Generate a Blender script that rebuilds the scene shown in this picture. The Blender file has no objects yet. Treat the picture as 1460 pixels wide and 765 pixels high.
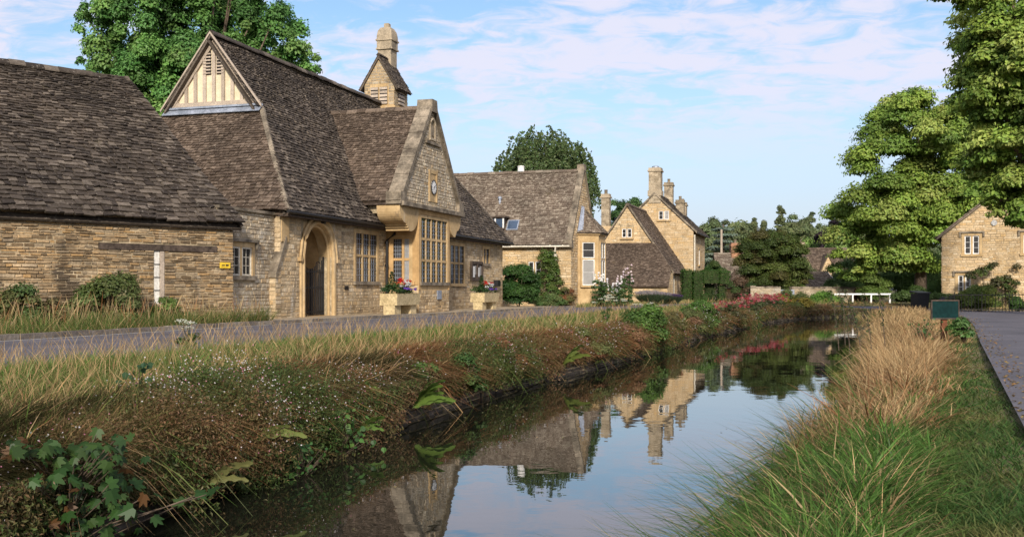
import bpy, math, random
import numpy as np
from mathutils import Vector

random.seed(7)
rng = np.random.default_rng(11)
scene = bpy.context.scene
COL = scene.collection

# ------------------------------------------------------------------ camera
cam_d = bpy.data.cameras.new('camera')
cam = bpy.data.objects.new('camera', cam_d)
COL.objects.link(cam)
cam_d.sensor_width = 36.0
cam_d.sensor_fit = 'HORIZONTAL'
cam_d.lens = 36.0 * 1500.0 / 1460.0
cam_d.shift_y = 30.5 / 1460.0
cam_d.clip_start = 0.1
cam_d.clip_end = 5000
cam.location = (0, 0, 1.0)
cam.rotation_euler = (math.radians(90), 0, 0)
scene.camera = cam

# ------------------------------------------------------------------ light
SUN_EL, SUN_AZ = 26.0, 1.0          # elevation; degrees to the left of straight behind the camera
world = bpy.data.worlds.new('World')
scene.world = world
world.use_nodes = True
wn, wl = world.node_tree.nodes, world.node_tree.links
wn.clear()
wout = wn.new('ShaderNodeOutputWorld')
sky = wn.new('ShaderNodeTexSky')
sky.sky_type = 'NISHITA'
sky.sun_disc = False
sky.sun_elevation = math.radians(SUN_EL)
sky.sun_rotation = math.radians(180 + SUN_AZ)
sky.air_density = 1.0
sky.dust_density = 1.0
sky.ozone_density = 2.0
bg = wn.new('ShaderNodeBackground')
bg.inputs['Strength'].default_value = 0.145
tc = wn.new('ShaderNodeTexCoord')
sep = wn.new('ShaderNodeSeparateXYZ')
wl.new(tc.outputs['Generated'], sep.inputs[0])


def wmath(op, a, b=None, c=None, clamp=False):
    n = wn.new('ShaderNodeMath')
    n.operation = op
    n.use_clamp = clamp
    for i, x in enumerate((a, b, c)):
        if x is None:
            continue
        if isinstance(x, (int, float)):
            n.inputs[i].default_value = x
        else:
            wl.new(x, n.inputs[i])
    return n.outputs[0]


zc = wmath('ADD', wmath('MAXIMUM', sep.outputs[2], 0.0), 0.16)
px = wmath('DIVIDE', sep.outputs[0], zc)
py = wmath('DIVIDE', sep.outputs[1], zc)
comb = wn.new('ShaderNodeCombineXYZ')
wl.new(px, comb.inputs[0]); wl.new(py, comb.inputs[1])


def wnoise(vec, scale, detail, rough, dist=0.0, sx=1, sy=1, off=(0, 0, 0), rot=0):
    m = wn.new('ShaderNodeMapping')
    m.inputs['Scale'].default_value = (sx, sy, 1)
    m.inputs['Location'].default_value = off
    m.inputs['Rotation'].default_value = (0, 0, rot)
    wl.new(vec, m.inputs[0])
    n = wn.new('ShaderNodeTexNoise')
    n.inputs['Scale'].default_value = scale
    n.inputs['Detail'].default_value = detail
    n.inputs['Roughness'].default_value = rough
    n.inputs['Distortion'].default_value = dist
    wl.new(m.outputs[0], n.inputs['Vector'])
    return n.outputs[0]


def wrange(x, a, b, lo=0.0, hi=1.0):
    n = wn.new('ShaderNodeMapRange')
    n.interpolation_type = 'SMOOTHSTEP'
    wl.new(x, n.inputs[0])
    n.inputs[1].default_value, n.inputs[2].default_value = a, b
    n.inputs[3].default_value, n.inputs[4].default_value = lo, hi
    return n.outputs[0]


big = wnoise(comb.outputs[0], 0.5, 3, 0.5, 0.3, off=(3.1, 0.4, 0), rot=0.5)
mid = wnoise(comb.outputs[0], 1.9, 5, 0.55, 0.7, sx=0.9, sy=1.3, off=(1.7, 5.2, 0), rot=0.55)
fin = wnoise(comb.outputs[0], 7.5, 5, 0.6, 0.7, sx=1.0, sy=1.35, off=(4.7, 2.2, 0), rot=0.55)
band = wmath('ADD', wmath('MULTIPLY', big, 0.55), wmath('MULTIPLY', mid, 0.6))
band = wmath('ADD', band, wmath('MULTIPLY', fin, 0.58))
side = wrange(px, -1.3, 0.5, -0.10, 0.07)          # thicker cloud to the right of the valley
band = wmath('ADD', band, side)
cl = wrange(band, 0.73, 0.93)
fade = wrange(sep.outputs[2], 0.085, 0.20)
cl = wmath('MULTIPLY', cl, fade)
cl = wmath('MULTIPLY', cl, 0.9)
lowhaze = wmath('MULTIPLY', wrange(sep.outputs[2], 0.0, 0.26, 1.0, 0.0), 0.75)
# clear sky: the Nishita sky with a little more blue-green, as in the photograph
tint = wn.new('ShaderNodeMixRGB'); tint.blend_type = 'MULTIPLY'; tint.inputs[0].default_value = 1.0
tint.inputs[2].default_value = (0.74, 0.78, 0.78, 1)
wl.new(sky.outputs[0], tint.inputs[1])
hz = wn.new('ShaderNodeMixRGB')
hz.inputs[2].default_value = (2.75, 2.85, 3.85, 1)
wl.new(lowhaze, hz.inputs[0]); wl.new(tint.outputs[0], hz.inputs[1])
clm = wn.new('ShaderNodeMixRGB')
clm.inputs[2].default_value = (3.95, 3.9, 4.6, 1)
wl.new(cl, clm.inputs[0]); wl.new(hz.outputs[0], clm.inputs[1])
wl.new(clm.outputs[0], bg.inputs['Color'])
wl.new(bg.outputs[0], wout.inputs['Surface'])

sun_d = bpy.data.lights.new('sun', 'SUN')
sun = bpy.data.objects.new('sun', sun_d)
COL.objects.link(sun)
sun_d.energy = 3.3
sun_d.angle = math.radians(6.0)
sun_d.color = (1.0, 0.91, 0.79)
e, a_ = math.radians(SUN_EL), math.radians(SUN_AZ)
to_sun = Vector((-math.sin(a_) * math.cos(e), -math.cos(a_) * math.cos(e), math.sin(e)))
sun.rotation_euler = (-to_sun).to_track_quat('-Z', 'Y').to_euler()
sun.location = to_sun * 60

scene.view_settings.view_transform = 'Standard'
scene.view_settings.look = 'None'
scene.view_settings.gamma = 1.0
scene.view_settings.use_curve_mapping = False
scene.view_settings.exposure = 0.55
scene.render.engine = 'CYCLES'
scene.cycles.max_bounces = 6
scene.cycles.diffuse_bounces = 3
scene.cycles.glossy_bounces = 3
scene.cycles.transmission_bounces = 3
scene.cycles.transparent_max_bounces = 4
scene.cycles.caustics_reflective = False
scene.cycles.caustics_refractive = False
scene.cycles.use_denoising = True


# ------------------------------------------------------------------ materials
def ramp(nt, cols, interp='LINEAR'):
    r = nt.nodes.new('ShaderNodeValToRGB')
    r.color_ramp.interpolation = interp
    el = r.color_ramp.elements
    n = len(cols)
    for i, c in enumerate(cols):
        p = i / max(1, n - 1) if interp == 'LINEAR' else i / n
        if i < 2:
            k = el[i]; k.position = p
        else:
            k = el.new(p)
        k.color = (c[0], c[1], c[2], 1)
    return r


def mk(name, cols, rough=0.85, island=True, nscale=1.2, namt=0.5, fine=14.0, famt=0.35, bump=0.25, bscale=22.0,
       spots=None, stain=None, metallic=0.0, spec=0.3):
    """stone, slate, timber: a colour per stone (island) with weathering noise over it"""
    m = bpy.data.materials.new(name)
    m.use_nodes = True
    nt = m.node_tree
    N, L = nt.nodes, nt.links
    b = N['Principled BSDF']
    b.inputs['Roughness'].default_value = rough
    b.inputs['Metallic'].default_value = metallic
    b.inputs['Specular IOR Level'].default_value = spec
    t = N.new('ShaderNodeTexCoord')
    src = None
    if island and len(cols) > 1:
        g = N.new('ShaderNodeNewGeometry')
        r = ramp(nt, cols)
        L.new(g.outputs['Random Per Island'], r.inputs[0])
        src = r.outputs[0]
    else:
        n0 = N.new('ShaderNodeTexNoise')
        n0.inputs['Scale'].default_value = nscale * 2
        n0.inputs['Detail'].default_value = 5
        L.new(t.outputs['Object'], n0.inputs['Vector'])
        r = ramp(nt, cols if len(cols) > 1 else [cols[0], cols[0]])
        mr = N.new('ShaderNodeMapRange')
        mr.inputs[1].default_value, mr.inputs[2].default_value = 0.3, 0.7
        L.new(n0.outputs[0], mr.inputs[0])
        L.new(mr.outputs[0], r.inputs[0])
        src = r.outputs[0]

    def mul(src, scale, amt, detail):
        n = N.new('ShaderNodeTexNoise')
        n.inputs['Scale'].default_value = scale
        n.inputs['Detail'].default_value = detail
        n.inputs['Roughness'].default_value = 0.6
        L.new(t.outputs['Object'], n.inputs['Vector'])
        mr = N.new('ShaderNodeMapRange')
        mr.inputs[1].default_value, mr.inputs[2].default_value = 0.28, 0.72
        mr.inputs[3].default_value, mr.inputs[4].default_value = 1 - amt, 1 + amt
        L.new(n.outputs[0], mr.inputs[0])
        x = N.new('ShaderNodeMixRGB'); x.blend_type = 'MULTIPLY'; x.inputs[0].default_value = 1
        L.new(src, x.inputs[1]); L.new(mr.outputs[0], x.inputs[2])
        return x.outputs[0]

    if namt: src = mul(src, nscale, namt, 4)
    if famt: src = mul(src, fine, famt, 5)
    for sp in (spots or []):                    # (colour, scale, threshold, amount)
        n = N.new('ShaderNodeTexNoise')
        n.inputs['Scale'].default_value = sp[1]
        if len(sp) > 4:
            mp_ = N.new('ShaderNodeMapping'); mp_.inputs['Scale'].default_value = (1.6, 1.6, .38)
            L.new(t.outputs['Object'], mp_.inputs[0])
        n.inputs['Detail'].default_value = 6
        n.inputs['Roughness'].default_value = 0.65
        L.new(mp_.outputs[0] if len(sp) > 4 else t.outputs['Object'], n.inputs['Vector'])
        mr = N.new('ShaderNodeMapRange')
        mr.inputs[1].default_value, mr.inputs[2].default_value = sp[2], sp[2] + 0.09
        mr.inputs[3].default_value, mr.inputs[4].default_value = 0, sp[3]
        L.new(n.outputs[0], mr.inputs[0])
        x = N.new('ShaderNodeMixRGB')
        x.inputs[2].default_value = (*sp[0], 1)
        L.new(mr.outputs[0], x.inputs[0]); L.new(src, x.inputs[1])
        src = x.outputs[0]
    L.new(src, b.inputs['Base Color'])
    if bump:
        n = N.new('ShaderNodeTexNoise')
        n.inputs['Scale'].default_value = bscale
        n.inputs['Detail'].default_value = 4
        L.new(t.outputs['Object'], n.inputs['Vector'])
        bp = N.new('ShaderNodeBump')
        bp.inputs['Strength'].default_value = bump
        bp.inputs['Distance'].default_value = 0.03
        L.new(n.outputs[0], bp.inputs['Height'])
        L.new(bp.outputs[0], b.inputs['Normal'])
    return m


def mk_leaf(name, trans=0.3, gloss=0.04):
    """foliage: colour per leaf from the mesh's attribute, part of the light passes through"""
    m = bpy.data.materials.new(name)
    m.use_nodes = True
    N, L = m.node_tree.nodes, m.node_tree.links
    N.clear()
    o = N.new('ShaderNodeOutputMaterial')
    at = N.new('ShaderNodeAttribute'); at.attribute_name = 'Col'
    d = N.new('ShaderNodeBsdfDiffuse'); t = N.new('ShaderNodeBsdfTranslucent')
    L.new(at.outputs['Color'], d.inputs[0]); L.new(at.outputs['Color'], t.inputs[0])
    x = N.new('ShaderNodeMixShader'); x.inputs[0].default_value = trans
    L.new(d.outputs[0], x.inputs[1]); L.new(t.outputs[0], x.inputs[2])
    g = N.new('ShaderNodeBsdfGlossy'); g.inputs['Roughness'].default_value = 0.45
    g.inputs[0].default_value = (0.9, 0.9, 0.9, 1)
    y = N.new('ShaderNodeMixShader'); y.inputs[0].default_value = gloss
    L.new(x.outputs[0], y.inputs[1]); L.new(g.outputs[0], y.inputs[2])
    L.new(y.outputs[0], o.inputs[0])
    return m


M = {}
M['slate'] = mk('slate_dark', [(.032, .024, .018), (.047, .036, .027), (.062, .048, .036), (.084, .066, .050), (.15, .122, .094)], 0.9, nscale=.5, namt=.4,
                spots=[((.33, .285, .23), 11.0, .60, .75), ((.018, .015, .012), 2.2, .66, .35), ((.10, .085, .03), 1.4, .66, .5), ((.34, .31, .25), 2.6, .68, .6)])
M['slate_brown'] = mk('slate_brown', [(.062, .043, .030), (.084, .060, .042), (.108, .078, .056), (.165, .123, .09)], 0.9, nscale=.5, namt=.4,
                      spots=[((.36, .30, .23), 10.0, .60, .7), ((.03, .024, .018), 2.0, .66, .35), ((.13, .09, .035), 1.3, .65, .5)])
M['slate_pale'] = mk('slate_pale', [(.11, .082, .060), (.145, .110, .081), (.18, .142, .106), (.27, .225, .17)], 0.9, nscale=.5, namt=.35,
                     spots=[((.46, .40, .32), 8.0, .60, .75), ((.13, .10, .04), .9, .62, .5), ((.05, .04, .03), 1.4, .65, .5)])
M['mortar'] = mk('mortar', [(.30, .235, .145), (.40, .32, .205)], 0.95, island=False)
M['honey'] = mk('honey_stone', [(.28, .20, .115), (.44, .33, .195), (.50, .39, .25), (.47, .325, .165), (.56, .47, .335)], 0.9, nscale=.45, namt=.28,
                spots=[((.15, .125, .095), 1.2, .55, .65, 1), ((.54, .50, .43), 1.4, .58, .65, 1), ((.34, .20, .085), .8, .60, .5)])
M['honey_warm'] = mk('honey_stone_warm', [(.42, .29, .15), (.50, .36, .20), (.56, .425, .26), (.52, .35, .165), (.60, .485, .325)], 0.9, nscale=.45, namt=.22,
                     spots=[((.22, .17, .11), 1.2, .59, .5, 1), ((.58, .52, .43), 1.1, .60, .5), ((.42, .25, .11), .7, .62, .45)])
M['barn'] = mk('barn_stone', [(.13, .088, .048), (.22, .152, .084), (.30, .212, .122), (.34, .21, .09), (.39, .295, .185), (.19, .145, .095)], 0.92, nscale=.45, namt=.4,
               spots=[((.05, .037, .027), .55, .54, .8), ((.44, .39, .31), 1.5, .62, .5, 1), ((.10, .075, .05), 1.4, .60, .6, 1)])
M['greywall'] = mk('weathered_stone', [(.30, .24, .165), (.40, .33, .24), (.46, .40, .30), (.38, .275, .16)], 0.92, nscale=.7, namt=.35,
                   spots=[((.50, .46, .39), 1.6, .56, .7), ((.10, .08, .06), 1.2, .64, .6)])
M['ashlar'] = mk('ashlar', [(.42, .285, .135), (.52, .375, .20)], 0.85, island=False, nscale=.8, namt=.18, fine=9, famt=.15, bump=.12,
                 spots=[((.17, .13, .09), 1.8, .57, .6, 1), ((.56, .49, .38), 1.4, .60, .5, 1)])
M['ashlar_orange'] = mk('ashlar_orange', [(.42, .26, .11), (.50, .325, .15)], 0.85, island=False, nscale=.9, namt=.18, fine=9, famt=.15, bump=.12)
M['coping'] = mk('coping_stone', [(.10, .08, .058), (.20, .165, .12), (.27, .22, .16)], 0.92, island=False, nscale=1.2, namt=.4,
                 spots=[((.30, .26, .20), 3.0, .6, .7), ((.04, .034, .028), 1.5, .6, .6)])
M['chimney'] = mk('chimney_stone', [(.24, .19, .125), (.34, .275, .19), (.42, .35, .25)], 0.9, nscale=1.0, namt=.35,
                  spots=[((.10, .085, .07), 1.4, .58, .7)])
M['plaster'] = mk('cream_plaster', [(.62, .53, .36), (.70, .61, .44)], 0.9, island=False, namt=.1, famt=.1)
M['pale_plaster'] = mk('porch_plaster', [(.62, .59, .53), (.70, .67, .60)], 0.9, island=False, namt=.15)
M['timber'] = mk('weathered_oak', [(.32, .26, .20), (.46, .38, .30)], 0.85, nscale=3, namt=.2, fine=25)
M['timber_dark'] = mk('dark_oak', [(.045, .032, .024), (.09, .066, .05)], 0.85, island=False, nscale=4, namt=.3)
M['lead'] = mk('lead_sheet', [(.24, .27, .32), (.34, .37, .43)], 0.5, island=False, namt=.2, metallic=.3)
M['iron'] = mk('black_iron', [(.012, .011, .011), (.02, .018, .017)], 0.5, island=False, namt=.1, bump=0)
M['black'] = mk('black_plastic', [(.014, .014, .016), (.02, .02, .022)], 0.4, island=False, namt=.1, bump=0)
M['white'] = mk('white_paint', [(.70, .69, .66), (.78, .77, .74)], 0.5, island=False, namt=.08, bump=.05)
M['cream'] = mk('cream_paint', [(.55, .50, .40), (.62, .57, .47)], 0.5, island=False, namt=.08, bump=.05)
M['trough'] = mk('sandstone_trough', [(.46, .36, .19), (.56, .45, .26)], 0.9, island=False, nscale=1.5, namt=.15)
M['brick'] = mk('red_brick', [(.30, .15, .08), (.36, .2, .12), (.26, .13, .08)], 0.9)
M['yellow'] = mk('yellow_enamel', [(.62, .42, .03), (.66, .45, .04)], 0.4, island=False, namt=.05, bump=0)
M['green_sign'] = mk('dark_green_board', [(.004, .022, .022), (.006, .028, .027)], 0.8, island=False, namt=.1, bump=.03, spec=.12)
M['post'] = mk('red_brown_post', [(.13, .045, .02), (.18, .065, .03)], 0.8, island=False, namt=.2)
M['bark'] = mk('bark', [(.07, .05, .035), (.14, .105, .075)], 0.95, island=False, nscale=3, namt=.4, bump=.6, bscale=9)
M['kerb'] = mk('kerb_stone', [(.14, .12, .10), (.20, .17, .14), (.26, .225, .18)], 0.9, nscale=2, namt=.3)
M['bankstone'] = mk('wet_bank_stone', [(.045, .037, .03), (.075, .062, .05), (.11, .09, .07)], 0.85, nscale=1.2, namt=.4,
                    spots=[((.05, .075, .02), 1.5, .60, .8)])
M['curtain'] = mk('pale_curtain', [(.26, .255, .24), (.31, .30, .285)], 0.6, island=False, nscale=2, namt=.05, famt=.0, bump=0)
M['leafcore'] = mk('stem_and_core_shade', [(.02, .03, .008), (.03, .045, .012)], 0.95, island=False)  # dark green of stems; also painted shade for the inside of the hedge
M['leaf'] = mk_leaf('leaf', .30, .015)
M['blade'] = mk_leaf('grass_blade', .28, .01)
M['petal'] = mk_leaf('petal', .35, .0)


def mk_glass(name, col, rough=0.07):
    m = bpy.data.materials.new(name); m.use_nodes = True
    N, L = m.node_tree.nodes, m.node_tree.links
    b = N['Principled BSDF']
    b.inputs['Roughness'].default_value = rough
    b.inputs['IOR'].default_value = 1.5
    t = N.new('ShaderNodeTexCoord')
    n = N.new('ShaderNodeTexNoise'); n.inputs['Scale'].default_value = 1.3; n.inputs['Detail'].default_value = 3
    L.new(t.outputs['Object'], n.inputs['Vector'])
    r = ramp(m.node_tree, [tuple(c * .5 for c in col), tuple(c * 1.6 for c in col)])
    L.new(n.outputs[0], r.inputs[0]); L.new(r.outputs[0], b.inputs['Base Color'])
    n2 = N.new('ShaderNodeTexNoise'); n2.inputs['Scale'].default_value = 5
    L.new(t.outputs['Object'], n2.inputs['Vector'])
    bp = N.new('ShaderNodeBump'); bp.inputs['Strength'].default_value = .12; bp.inputs['Distance'].default_value = .02
    L.new(n2.outputs[0], bp.inputs['Height']); L.new(bp.outputs[0], b.inputs['Normal'])
    return m


M['glass'] = mk_glass('dark_window_glass', (.030, .028, .026))
M['skyglass'] = mk_glass('rooflight_glass', (.05, .075, .12), .03)


def mk_water():
    m = bpy.data.materials.new('river_water'); m.use_nodes = True
    N, L = m.node_tree.nodes, m.node_tree.links
    b = N['Principled BSDF']
    b.inputs['Base Color'].default_value = (.010, .011, .007, 1)
    b.inputs['Roughness'].default_value = .015
    b.inputs['IOR'].default_value = 1.9
    t = N.new('ShaderNodeTexCoord')
    mp = N.new('ShaderNodeMapping'); mp.inputs['Scale'].default_value = (1, 1, 1)
    L.new(t.outputs['Object'], mp.inputs[0])
    h = None
    for sc, w in ((.8, 1.0), (3.5, .25)):
        n = N.new('ShaderNodeTexNoise'); n.inputs['Scale'].default_value = sc; n.inputs['Detail'].default_value = 2
        L.new(mp.outputs[0], n.inputs['Vector'])
        x = N.new('ShaderNodeMath'); x.operation = 'MULTIPLY'; x.inputs[1].default_value = w
        L.new(n.outputs[0], x.inputs[0])
        if h is None: h = x.outputs[0]
        else:
            y = N.new('ShaderNodeMath'); y.operation = 'ADD'
            L.new(h, y.inputs[0]); L.new(x.outputs[0], y.inputs[1]); h = y.outputs[0]
    bp = N.new('ShaderNodeBump'); bp.inputs['Strength'].default_value = .25; bp.inputs['Distance'].default_value = .012
    L.new(h, bp.inputs['Height']); L.new(bp.outputs[0], b.inputs['Normal'])
    return m


M['water'] = mk_water()
M['asphalt'] = mk('asphalt', [(.085, .080, .090), (.115, .107, .118)], .9, island=False, nscale=.35, namt=.22, fine=30, famt=.25, bump=.25, bscale=60,
                  spots=[((.055, .052, .06), .8, .62, .5)])
M['gravel'] = mk('sandy_footway', [(.27, .215, .14), (.36, .29, .2)], .95, island=False, nscale=2, namt=.2, fine=30)
M['roadline'] = mk('worn_line', [(.38, .36, .32), (.5, .48, .42)], .8, island=False, nscale=3, namt=.3)
M['soil'] = mk('turf_and_soil', [(.055, .048, .02), (.10, .095, .03), (.15, .12, .055), (.06, .075, .02)], .97, island=False, nscale=.35, namt=.35, fine=5, famt=.35, bump=.6, bscale=9)


# ------------------------------------------------------------------ mesh building
class MB:
    def __init__(self):
        self.V, self.L, self.S, self.M, self.C = [], [], [], [], []
        self.n = 0

    def add(self, V, F, mi=0, col=None):
        V = np.asarray(V, float).reshape(-1, 3)
        if isinstance(F, np.ndarray):
            self.L.append((F + self.n).ravel()); self.S.append(np.full(len(F), F.shape[1]))
            k = len(F)
        else:
            self.L.append(np.array([i + self.n for f in F for i in f])); self.S.append(np.array([len(f) for f in F]))
            k = len(F)
        self.M.append(np.full(k, mi))
        self.V.append(V)
        if col is not None: self.C.append(np.asarray(col, float).reshape(-1, 3))
        self.n += len(V)
        return self

    def box(self, x0, x1, y0, y1, z0, z1, mi=0):
        V = [(x, y, z) for x in (x0, x1) for y in (y0, y1) for z in (z0, z1)]
        F = [(0, 1, 3, 2), (4, 6, 7, 5), (0, 4, 5, 1), (2, 3, 7, 6), (0, 2, 6, 4), (1, 5, 7, 3)]
        return self.add(V, F, mi)

    def ext(self, P, d, mi=0):
        """polygon P (3D points) extruded by vector d"""
        P = np.asarray(P, float); n = len(P)
        V = np.vstack([P, P + np.asarray(d, float)])
        F = [tuple(range(n))[::-1], tuple(range(n, 2 * n))] + [(i, (i + 1) % n, n + (i + 1) % n, n + i) for i in range(n)]
        return self.add(V, F, mi)

    def tube(self, P, R, n=8, mi=0, cap=True):
        P = [Vector(p) for p in P]
        if not isinstance(R, (list, tuple)): R = [R] * len(P)
        V = []
        for i, p in enumerate(P):
            d = (P[min(i + 1, len(P) - 1)] - P[max(i - 1, 0)]).normalized()
            a = d.orthogonal().normalized() if abs(d.z) > .95 else d.cross(Vector((0, 0, 1))).normalized()
            b = d.cross(a)
            for k in range(n):
                t = 2 * math.pi * k / n
                V.append(p + (a * math.cos(t) + b * math.sin(t)) * R[i])
        F = []
        for i in range(len(P) - 1):
            for k in range(n):
                F.append((i * n + k, i * n + (k + 1) % n, (i + 1) * n + (k + 1) % n, (i + 1) * n + k))
        if cap:
            F.append(tuple(range(n))[::-1]); F.append(tuple(range((len(P) - 1) * n, len(P) * n)))
        return self.add([tuple(v) for v in V], F, mi)

    def lathe(self, c, prof, n=16, mi=0, sq=False):
        """profile [(r, z)] turned about the vertical through c"""
        V, F = [], []
        off = math.pi / 4 if sq else 0
        if sq: n = 4
        for r, z in prof:
            for k in range(n):
                t = 2 * math.pi * k / n + off
                V.append((c[0] + r * math.cos(t), c[1] + r * math.sin(t), c[2] + z))
        for i in range(len(prof) - 1):
            for k in range(n):
                F.append((i * n + k, i * n + (k + 1) % n, (i + 1) * n + (k + 1) % n, (i + 1) * n + k))
        F.append(tuple(range(n))[::-1]); F.append(tuple(range((len(prof) - 1) * n, len(prof) * n)))
        return self.add(V, F, mi)

    def build(self, name, mats, parent=None, smooth=False):
        me = bpy.data.meshes.new(name)
        V = np.vstack(self.V).astype(np.float32)
        L = np.concatenate(self.L).astype(np.int32)
        S = np.concatenate(self.S).astype(np.int32)
        me.vertices.add(len(V)); me.vertices.foreach_set('co', V.ravel())
        me.loops.add(len(L)); me.loops.foreach_set('vertex_index', L)
        st = np.zeros(len(S), np.int32); st[1:] = np.cumsum(S)[:-1]
        me.polygons.add(len(S)); me.polygons.foreach_set('loop_start', st)
        if not isinstance(mats, (list, tuple)): mats = [mats]
        for m in mats: me.materials.append(m)
        if len(mats) > 1:
            me.polygons.foreach_set('material_index', np.concatenate(self.M).astype(np.int32))
        me.polygons.foreach_set('use_smooth', np.full(len(S), bool(smooth)))
        if self.C:
            C = np.vstack(self.C)
            at = me.attributes.new('Col', 'FLOAT_COLOR', 'POINT')
            at.data.foreach_set('color', np.hstack([C, np.ones((len(C), 1))]).astype(np.float32).ravel())
        me.update(calc_edges=True)
        me.validate()
        o = bpy.data.objects.new(name, me)
        COL.objects.link(o)
        if parent is not None: o.parent = parent
        return o


def tag(o, label=None, cat=None, group=None, kind=None):
    if label: o['label'] = label
    if cat: o['category'] = cat
    if group: o['group'] = group
    if kind: o['kind'] = kind
    return o


def thing(name, label, cat, loc=(0, 0, 0), rz=0.0, group=None):
    o = bpy.data.objects.new(name, None)
    o.empty_display_size = .3
    COL.objects.link(o)
    o.location = loc
    o.rotation_euler = (0, 0, rz)
    return tag(o, label, cat, group)


# street frame: w along the street (away), s across it (towards the river)
A = math.radians(17)
SA, CA = math.sin(A), math.cos(A)
RZ = math.pi / 2 - A


def XY(w, s):
    return (CA * s + SA * w, -SA * s + CA * w)


def XYa(w, s):
    return CA * s + SA * w, -SA * s + CA * w


def interp(t, poly):
    poly = np.asarray(poly, float)
    return np.interp(t, poly[:, 0], poly[:, 1])


LB = [(-30, -5.2), (6.8, -5.45), (11, -5.85), (18.4, -6.05), (26, -5.5), (43, -5.15), (62, -3.8), (72, -2.0), (78, .8), (83, 6), (88, 16), (95, 50), (120, 60)]
RB = [(-30, -1.3), (4, -1.0), (8, -.72), (10.8, -.5), (15.8, .25), (27.8, .8), (52, 1.0), (62, 2.0), (70, 5), (75, 10), (80, 19), (86, 34), (95, 50), (120, 60)]
KERB = [(-30, -15.6), (25, -15.5), (33, -15.1), (40, -14.45), (50, -14.4), (56, -14.0), (65, -12.6), (80, -10.0), (100, -5), (130, 2)]
NEAR = [(-30, -9.8), (20, -9.8), (40, -10.2), (55, -9.9), (65, -8.6), (80, -6), (100, -1), (130, 6)]


def height(w, s):
    w = np.asarray(w, float); s = np.asarray(s, float)
    l, r = interp(w, LB), interp(w, RB)
    z = np.zeros_like(s + w)
    dl = np.clip((l - s) / 1.6, 0, 1)
    zl = -.30 + .28 * dl * dl * (3 - 2 * dl)
    z = np.where(s <= l, zl, z)
    t = s - r
    zr = np.interp(t, [-1.0, -.1, .25, 1.0, 2.4], [-1.5, -.98, -.62, -.2, -.01])
    z = np.where(s > l + .1, zr, z)
    z = np.where((s > l) & (s <= l + .1), -.3 - 12 * (s - l), z)
    return z


# ------------------------------------------------------------------ ground, river, roads
def lin(*segs):
    out = []
    for a, b, st in segs:
        out += list(np.arange(a, b, st))
    return out + [segs[-1][1]]


gs = np.array([-600, -300, -150, -80, -50, -35, -25, -18] + lin((-16.8, -7, .8), (-6.9, 3.2, .12), (3.2, 12, 1.0), (13, 64, 3)) + [90, 150, 300, 600])
gw = np.array([-300, -100, -40, -20, -10] + lin((-6, 40, .5), (40, 100, 1.0), (104, 132, 4)) + [160, 220, 350, 600, 1200, 2500])
W2, S2 = np.meshgrid(gw, gs, indexing='ij')
Z2 = height(W2, S2)
Z2 += (np.sin(W2 * 1.7 + S2 * 2.3) + np.sin(W2 * .6 - S2 * 1.1)) * .008 * (np.abs(S2 + 3) < 12)
X2, Y2 = XYa(W2, S2)
nw, ns = W2.shape
idx = np.arange(nw * ns).reshape(nw, ns)
F = np.stack([idx[:-1, :-1], idx[1:, :-1], idx[1:, 1:], idx[:-1, 1:]], -1).reshape(-1, 4)
mb = MB(); mb.add(np.stack([X2, Y2, Z2], -1).reshape(-1, 3), F)
tag(mb.build('ground', M['soil'], smooth=True), kind='structure')


def strip(wlist, fa, fb, z, name, mat, thick=0):
    a = np.array([[*XY(w, fa(w)), z] for w in wlist]); b = np.array([[*XY(w, fb(w)), z] for w in wlist])
    n = len(wlist)
    V = np.vstack([a, b]); F = [(i, n + i, n + i + 1, i + 1) for i in range(n - 1)]
    m = MB(); m.add(V, F)
    if thick:
        V2 = V.copy(); V2[:, 2] -= thick
        m.add(np.vstack([b, b - [0, 0, thick]]), [(i, n + i, n + i + 1, i + 1) for i in range(n - 1)])
    return tag(m.build(name, mat), kind='structure')


ww = list(np.arange(-25, 96, 1.0))
strip(ww, lambda w: interp(w, LB) - .25, lambda w: interp(w, RB) + .35, -.90, 'water', M['water'])
wr = list(np.arange(-28, 128, 2.0))
strip(wr, lambda w: interp(w, KERB), lambda w: interp(w, NEAR), .012, 'road', M['asphalt'])
strip(list(np.arange(-10, 60, 1.0)), lambda w: interp(w, KERB) + .22, lambda w: interp(w, KERB) + .31, .017, 'road_line', M['roadline'])
strip(list(np.arange(24.5, 57, .5)), lambda w: -17.3, lambda w: interp(w, KERB) - .12, .10, 'pavement', M['gravel'])

mb = MB()
w = -8.0
while w < 57:
    ln = random.uniform(.55, .95)
    s0 = float(interp(w, KERB)); s1 = float(interp(w + ln - .02, KERB))
    zt = .115 + random.uniform(-.012, .012)
    q = [(*XY(w, s0), -.05), (*XY(w + ln - .02, s1), -.05), (*XY(w + ln - .02, s1 - .15), -.05), (*XY(w, s0 - .15), -.05)]
    mb.ext(q, (0, 0, zt + .05))
    w += ln
tag(mb.build('kerb', M['kerb']), kind='structure')

# the lane on the right bank
PE = [(2.0, 3.0), (3.7, 7.6), (6.3, 13.8), (8.9, 20), (12.4, 28.2), (15.8, 36.5), (17.6, 42), (18.4, 50), (19.5, 64)]
PR = [(6.5, 2.0), (10, 9), (14, 17), (19, 27), (26, 38), (40, 44), (44, 49.2), (30, 48.6), (22.2, 50.5), (22.6, 64)]
mb = MB()
poly = [(x, y, .012) for x, y in PE] + [(x, y, .012) for x, y in PR[::-1]]
mb.add(poly, [tuple(range(len(poly)))])
tag(mb.build('lane', M['asphalt']), kind='structure')


def path_edge(w):
    return np.interp(w, [0, 8.35, 21.7, 39.5, 60], [.5, 1.3, 2.66, 4.4, 4.8])


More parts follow.
